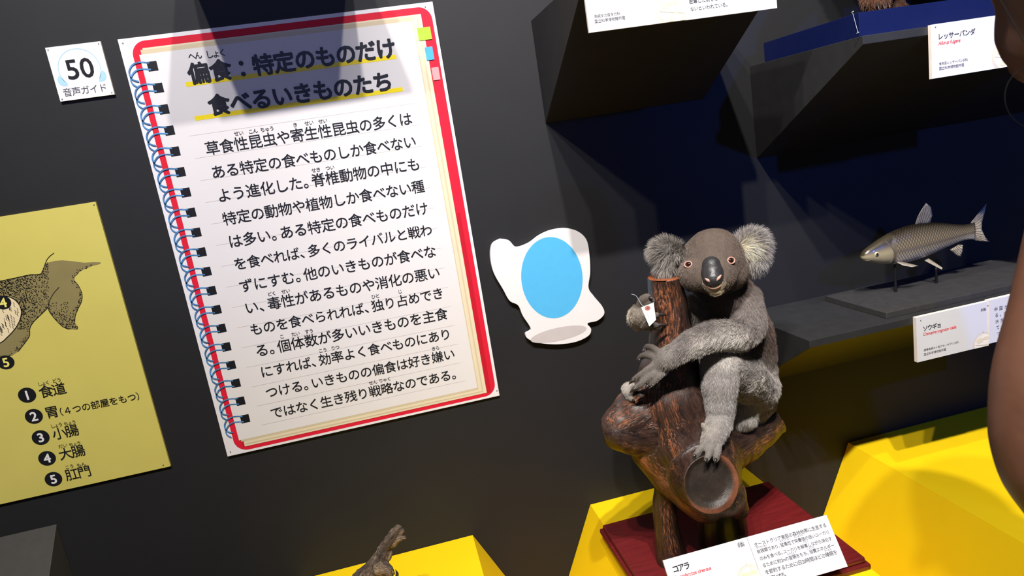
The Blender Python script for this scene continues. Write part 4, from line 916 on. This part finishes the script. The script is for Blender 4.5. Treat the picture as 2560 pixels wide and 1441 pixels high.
def fin(name, base0, base1, tips, thick=0.0011, rays=8):
    """thin tapering fin between a base line and an outer edge (pixels at the fish depth), with raised rays"""
    b0, b1 = P(*base0), P(*base1); tp = [P(*t) for t in tips]; n = len(tp); g = G(); base = [b0 + (b1 - b0) * i / (n - 1) for i in range(n)]
    nrm = np.cross(b1 - b0, tp[n // 2] - base[n // 2]); nrm /= np.linalg.norm(nrm); rows_ = 5; V = []
    for sgn in (1, -1):
        for r in range(rows_ + 1):
            k = r / rows_
            for i in range(n): V.append(base[i] * (1 - k) + tp[i] * k + nrm * sgn * thick * (1 - 0.75 * k))
    Fc = []; m_ = n * (rows_ + 1)
    for r in range(rows_):
        for i in range(n - 1):
            a = r * n + i; Fc.append((a, a + 1, a + n + 1, a + n)); Fc.append((m_ + a, m_ + a + n, m_ + a + n + 1, m_ + a + 1))
    for i in range(n - 1): Fc.append((i, m_ + i, m_ + i + 1, i + 1)); q = rows_ * n + i; Fc.append((q, q + 1, m_ + q + 1, m_ + q))
    for r in range(rows_): q = r * n; Fc.append((q, q + n, m_ + q + n, m_ + q)); q = r * n + n - 1; Fc.append((q, m_ + q, m_ + q + n, q + n))
    g.add(V, Fc, M['fin'])
    for k in range(rays):
        t = (k + 0.5) / rays * (n - 1); i = int(t); f = t - i; p0 = base[i] * (1 - f) + base[min(i + 1, n - 1)] * f; p1 = tp[i] * (1 - f) + tp[min(i + 1, n - 1)] * f
        vs, fs = tube([p0, p0 * 0.1 + p1 * 0.9], [thick * 1.35, thick * 0.7], 6, 0.02); g.add(vs, fs, M['fin_ray'])
    return g.build(name, fi, True)
fin('dorsal_fin', (2287, 566, FD), (2322, 560, FD), [(2294, 542, FD), (2304, 524, FD), (2315, 508, FD), (2327, 518, FD), (2331, 538, FD), (2326, 556, FD)])
fin('tail_fin', (2428, 556, FD), (2432, 598, FD), [(2466, 509, FD), (2462, 530, FD), (2455, 556, FD), (2454, 574, FD), (2462, 592, FD), (2474, 605, FD), (2440, 602, FD)], rays=12)
fin('anal_fin', (2376, 625, FD), (2398, 612, FD), [(2394, 640, FD), (2402, 642, FD), (2406, 630, FD), (2407, 613, FD)], rays=6)
fin('pelvic_fin', (2308, 650, FD), (2318, 645, FD), [(2350, 672, FD + .03), (2355, 675, FD + .03), (2356, 670, FD + .03)], rays=3)
fin('pectoral_fin', (2240, 655, FD + .01), (2252, 655, FD + .012), [(2258, 664, FD + .025), (2280, 668, FD + .03), (2296, 665, FD + .03)], rays=5)
ftree = bvh_of(fb); h_, n_ = hit(ftree, 2192, 636)
if h_ is not None:
    M['fish_eye'] = mat('fish_eye_dark', rgb(30, 28, 24), 0.08, 0.05, 50, 0.7, 0, 1.0); M['iris'] = mat('fish_iris', rgb(186, 174, 140), 0.25, 0.1, 100)
    vs, fs = tube([h_ - n_ * 0.009, h_ - n_ * 0.0032], [0.0066, 0.0062], 16, 0.02); eo = mesh_obj('eye', vs, fs, M['iris'], fi, True)
    vs, fs = tube([h_ - n_ * 0.002, h_ + n_ * 0.0004], [0.0036, 0.0036], 14, 0.02); mesh_obj('pupil', vs, fs, M['fish_eye'], eo, True)
mh = [hit(ftree, x, y)[0] for x, y in ((2158, 650), (2168, 652), (2178, 650))]
if all(q is not None for q in mh):
    vs, fs = tube(mh, [0.0010, 0.0014, 0.0008], 8, 0.004); mesh_obj('mouth', vs, fs, M['fin_ray'], fi, True)
gh = [hit(ftree, x, y)[0] for x, y in ((2214, 605), (2229, 618), (2237, 634), (2234, 648), (2226, 657))]
gh = [q for q in gh if q is not None]
if len(gh) > 2:
    vs, fs = tube(gh, [0.0012] * len(gh), 8, 0.004); mesh_obj('gill_cover_edge', vs, fs, M['fin_ray'], fi, True)

# ================================================================== RED PANDA (only its paws reach into the picture)
rp = thing('red_panda', 'stuffed brown-furred red panda on the blue-sheen box, only its paws in view', 'red panda', (1.12, -0.2, 1.6315))
BX = 1.6315
DK = c3(92, 62, 46); RD = c3(150, 82, 48)
def W3(x, y, z, r): return np.array([x, y, z]), r
fx = P(2180, 20, .255); fx2 = P(2290, 2, .255)
pch = [([(1.08, -.20, BX + .20, .070), (1.20, -.20, BX + .205, .078), (1.34, -.20, BX + .20, .075)], RD, .018, .7),
       ([(1.07, -.21, BX + .22, .055), (1.02, -.22, BX + .29, .062)], RD, .015, .6), ([(1.00, -.25, BX + .28, .035), (.985, -.275, BX + .268, .022)], c3(230, 220, 206), .006, .7),
       ([(.99, -.19, BX + .335, .018), (.985, -.185, BX + .355, .014)], c3(236, 228, 214), .010, .4), ([(1.05, -.20, BX + .335, .018), (1.055, -.195, BX + .355, .014)], c3(236, 228, 214), .010, .4),
       ([(1.06, -.23, BX + .17, .042), (fx[0] + .01, -.255, BX + .10, .030), (fx[0], -.262, BX + .035, .024), (fx[0] - .014, -.290, BX + .016, .017)], DK, .010, .8),
       ([(1.10, -.17, BX + .17, .042), (1.10, -.15, BX + .09, .029), (1.10, -.155, BX + .035, .024), (1.09, -.18, BX + .017, .017)], DK, .010, .8),
       ([(1.34, -.235, BX + .17, .048), (1.35, -.255, BX + .09, .030), (1.345, -.262, BX + .035, .024), (1.325, -.290, BX + .017, .017)], DK, .010, .8),
       ([(1.36, -.17, BX + .17, .046), (1.365, -.15, BX + .09, .029), (1.36, -.155, BX + .035, .024), (1.34, -.18, BX + .017, .017)], DK, .010, .8),
       ([(1.39, -.19, BX + .20, .042), (1.44, -.17, BX + .13, .038), (1.47, -.19, BX + .06, .034)], RD, .020, .7)]
psk = Skel(); tubes = []
for pts_, col_, hl, lay in pch:
    pp = [np.array(q[:3]) for q in pts_]; rr = [q[3] for q in pts_]; tubes.append(tube(pp, rr, 16, 0.006)); psk.add(pp, rr, col_ + [hl, lay], 0.008)
psk.done(); pb = fuse('body', tubes, 0.004, 5, rp, M['hide']); q = get_co(pb.data); q[:, 2] = np.maximum(q[:, 2], BX + 0.0004); set_co(pb.data, q)
T_, A_, I_ = psk.query(q); set_color(pb.data, 'hide_color', A_[:, :3] * 0.6)
grow_fur('fur', pb, psk, 42000, rp, lambda p, nn, col, rg: np.clip(col * rg.uniform(0.6, 1.35, len(p))[:, None], 0, 0.9), (), 0.0004)
for dx_ in (-0.011, 0.0, 0.011): 
    for bx_, by_ in ((fx[0] - .014, -.297), (1.325, -.297)):
        cone_claw([bx_ + dx_ - .004, by_ - .006, BX + .014], [bx_ + dx_ - .010, by_ - .018, BX + .003], 0.0026, [0, 0, .003], M['claw'], rp)

# ================================================================== DRY TWIG
tw = thing('dry_twig', 'rough dry twig with a split tip rising from the lower middle plinth', 'twig', P(930, 1500, .2) * [1, 1, 0] + [0, 0, PZ])
tch = [[(915, 1600, .19, 60), (925, 1500, .20, 44), (938, 1440, .205, 33), (946, 1412, .21, 24), (956, 1385, .212, 17), (968, 1360, .214, 14), (982, 1338, .215, 12.5), (993, 1322, .215, 9), (997, 1319, .215, 6)],
       [(980, 1362, .216, 9), (995, 1348, .218, 8.5), (1010, 1345, .218, 5)], [(994, 1334, .216, 8), (1006, 1328, .216, 6)],
       [(900, 1450, .205, 22), (925, 1412, .21, 10), (930, 1408, .21, 8)], [(955, 1420, .22, 24), (968, 1426, .228, 15), (975, 1432, .23, 12)], [(968, 1392, .216, 12), (974, 1384, .218, 7)]]
tk = Skel(); tubes = []
for ch in tch:
    kk = [K(*c) for c in ch]; tubes.append(tube([p for p, r in kk], [r for p, r in kk], 16, 0.004)); tk.add([p for p, r in kk], [r for p, r in kk], [0], 0.005)
tk.done(); to = fuse('branch', tubes, 0.0018, 2, tw, M['bark']); q = get_co(to.data); no = get_no(to.data)
q = q + no * (0.0016 * vnoise(q, 190, 41) + 0.0012 * np.abs(vnoise(q, 420, 42)))[:, None]; q[:, 2] = np.maximum(q[:, 2], PZ + 0.0005); set_co(to.data, q); grain_attr(to.data, tk)
cone_claw(P(988, 1452, .235), P(989, 1425, .235), 0.0042, FWD * 0.001 + [0.004, 0, 0], M['claw'], tw, 'thorn')

# ================================================================== THE PERSON AT THE RIGHT EDGE
pe = thing('person', 'person with bare brown arm and thin hoop earring, cut off by the right edge', 'person', (0.955, -0.955, 0.0))
M['skin'] = mat('brown_skin', rgb(86, 55, 40), 0.5, 0.10, 40, 0.4, 0.06)
M['shirt'] = mat('dark_shirt', rgb(34, 36, 44), 0.85, 0.1, 120); M['trousers'] = mat('dark_trousers', rgb(40, 42, 50), 0.85, 0.1, 120); M['shoe'] = mat('shoe_leather', rgb(28, 26, 26), 0.5)
M['hair'] = mat('black_hair', rgb(22, 19, 18), 0.75, 0.25, 150)
M['earring'] = mat('dark_thin_hoop', rgb(12, 12, 14), 0.8, 0.05, 60, 0.1)
def D3(px, py, dep, r): p = Pd(px, py, dep); return p, r * dep / F
LA = [(2758, 400, 0.69, 112), (2712, 560, 0.67, 118), (2674, 760, 0.65, 124), (2634, 940, 0.63, 130), (2618, 1070, 0.625, 125), (2630, 1165, 0.62, 118), (2686, 1268, 0.61, 104), (2782, 1366, 0.62, 86), (2878, 1440, 0.64, 68)]
sk_p = [D3(*q) for q in LA]; SHL = sk_p[0][0]; HND = sk_p[-1][0]
torso_c = np.array([0.955, -0.955]); hx = Pd(2722, -150, .66)
def PX(x, y, z): return np.array([x, y, z])
tubes = [tube([p for p, r in sk_p], [r for p, r in sk_p], 20, 0.012)]
ff, sd_ = np.array([0.26, 0.966, 0.0]), np.array([0.966, -0.26, 0.0])
def HD(x, y, z): return hx + sd_ * x + ff * y + np.array([0, 0, z])
tubes.append(tube([hx, HD(0, .012, .035)], [0.088, 0.086], 24, 0.01))                                   # skull
tubes.append(tube([HD(0, .0, -.025), HD(0, .022, -.070)], [0.083, 0.066], 20, 0.01)); tubes.append(tube([HD(0, .04, -.07), HD(0, .062, -.10)], [0.052, 0.034], 20, 0.01))   # jaw
tubes.append(tube([HD(0, .090, -.005), HD(0, .106, -.030)], [0.009, 0.014], 12, 0.005))                  # nose
tubes.append(tube([hx + [0.01, -0.005, -0.05], hx + [0.06, -0.02, -0.14], [torso_c[0], torso_c[1], SHL[2] + 0.02]], [0.052, 0.052, 0.065], 18, 0.012))
tubes.append(tube([SHL, [torso_c[0], torso_c[1], SHL[2]], [2 * torso_c[0] - SHL[0], torso_c[1] + 0.02, SHL[2]]], [0.050, 0.085, 0.052], 18, 0.012))
tubes.append(tube([[torso_c[0], torso_c[1], SHL[2] - 0.02], [torso_c[0], torso_c[1], 1.10], [torso_c[0], torso_c[1], .95], [torso_c[0], torso_c[1], .88]], [0.115, 0.110, 0.120, 0.120], 24, 0.02))
RS = np.array([2 * torso_c[0] - SHL[0], torso_c[1] + 0.02, SHL[2]])
tubes.append(tube([RS, RS + [0.05, 0.0, -0.16], RS + [0.06, 0.0, -0.29], RS + [0.05, 0.05, -0.44], RS + [0.04, 0.08, -0.52]], [0.050, 0.043, 0.040, 0.030, 0.026], 18, 0.012))
for sx in (-1, 1):
    tubes.append(tube([[torso_c[0] + sx * .075, torso_c[1], .90], [torso_c[0] + sx * .085, torso_c[1] + .01, .50], [torso_c[0] + sx * .09, torso_c[1] - .01, .09]], [.088, .060, .040], 18, 0.02))
    tubes.append(tube([[torso_c[0] + sx * .09, torso_c[1] - .03, .05], [torso_c[0] + sx * .10, torso_c[1] + .15, .035]], [.040, .034], 14, 0.01))
def hand(wrist, fwd, side, up):
    """palm, four curled fingers of different length and a thumb leaving the side of the palm"""
    fwd, side, up = [np.asarray(v, float) / np.linalg.norm(v) for v in (fwd, side, up)]
    t = [tube([wrist, wrist + fwd * .045, wrist + fwd * .075], [.025, .030, .026], 14, .006), tube([wrist + fwd * .03 + side * .018, wrist + fwd * .078 + side * .024], [.018, .014], 12, .006), tube([wrist + fwd * .03 - side * .018, wrist + fwd * .076 - side * .026], [.018, .013], 12, .006)]
    for i, (o_, l_) in enumerate(((.030, .062), (.010, .072), (-.010, .068), (-.029, .052))):
        b0 = wrist + fwd * .082 + side * o_; t.append(tube([b0, b0 + fwd * l_ * .5 - up * .006, b0 + fwd * l_ * .85 - up * .026, b0 + fwd * l_ * .9 - up * .042], [.0095, .0088, .008, .0072], 12, .004))
    b0 = wrist + fwd * .028 + side * .030; t.append(tube([b0, b0 + side * .024 + fwd * .024 - up * .006, b0 + side * .028 + fwd * .054 - up * .018], [.013, .0105, .0085], 12, .004)); return t
tubes += hand(HND, HND - sk_p[-2][0], [0.3, 0.8, 0.5], [-0.6, 0.2, 0.6])
RH = RS + [0.04, 0.08, -0.53]; tubes += hand(RH, [-0.05, 0.25, -1.0], [-0.2, 1.0, 0.25], [1.0, 0.1, 0.0])
pbod = fuse('body', tubes, 0.0042, 6, pe, M['skin'])
def cover(name, zlo, zhi, m, grow, cond):
    """clothing: a copy of the skin pushed outward over part of the body"""
    me = pbod.data.copy(); bm = bmesh.new(); bm.from_mesh(me); bm.verts.ensure_lookup_table()
    bmesh.ops.delete(bm, geom=[v for v in bm.verts if not (zlo < v.co.z < zhi and cond(v.co))], context='VERTS')
    bm.normal_update()
    for v in bm.verts: v.co += v.normal * grow
    bm.to_mesh(me); bm.free(); me.materials.clear(); me.materials.append(m); o = link(bpy.data.objects.new(name, me), pe)
    so_ = o.modifiers.new('solid', 'SOLIDIFY'); so_.thickness = 0.002; return o
cover('shirt', 0.86, SHL[2] + 0.075, M['shirt'], 0.008, lambda c: c.x > 0.825 and not (c.z < 1.2 and abs(c.x - torso_c[0]) > 0.15))
cover('trousers', 0.07, 0.92, M['trousers'], 0.010, lambda c: c.x > 0.80 and math.hypot(c.x - torso_c[0], c.y - torso_c[1]) < 0.24)
cover('shoes', -0.02, 0.085, M['shoe'], 0.006, lambda c: True)
cover('hair', hx[2] + 0.0, hx[2] + 0.3, M['hair'], 0.010, lambda c: (c.z - hx[2]) > 0.05 + 0.5 * max(0.0, float((np.array(c) - hx) @ ff)) or float((np.array(c) - hx) @ ff) < -0.055)
M['lips'] = mat('lips', rgb(110, 58, 54), 0.45)
for sx in (-1, 1):
    e_ = HD(sx * 0.030, 0.079, 0.012); vs, fs = tube([e_, e_ + ff * 0.004], [0.010, 0.010], 14, 0.01); mesh_obj('eye', vs, fs, M['white'], pe, True)
    vs, fs = tube([HD(sx * 0.086, -0.004, 0.012), HD(sx * 0.092, -0.008, -0.008), HD(sx * 0.086, 0.0, -0.026)], [0.010, 0.011, 0.008], 12, 0.005); mesh_obj('ear', vs, fs, M['skin'], pe, True)
vs, fs = tube([HD(-0.022, 0.080, -0.058), HD(0, 0.087, -0.058), HD(0.022, 0.080, -0.058)], [0.003, 0.006, 0.003], 10, 0.006); mesh_obj('mouth', vs, fs, M['lips'], pe, True)
hc0 = Pd(2592, 243, .64); rr_ = 80 * .64 / F; e1, e2 = R[:, 0], R[:, 1]
vs, fs = tube([hc0 + rr_ * (e1 * math.cos(t) + e2 * math.sin(t)) for t in np.linspace(0, 2 * math.pi, 41)], [0.0004] * 41, 8, 0.01, True, False); v2, f2 = tube([hc0 - rr_ * e2, HD(-0.088, -.002, -.034)], [0.0006, 0.0006], 6, 0.02); f2 = [tuple(i + len(vs) for i in q) for q in f2]; vs = list(vs) + list(v2); fs = list(fs) + f2; o = mesh_obj('earring', vs, fs, M['earring'], pe, True); o['label'] = 'thin dark hoop earring'
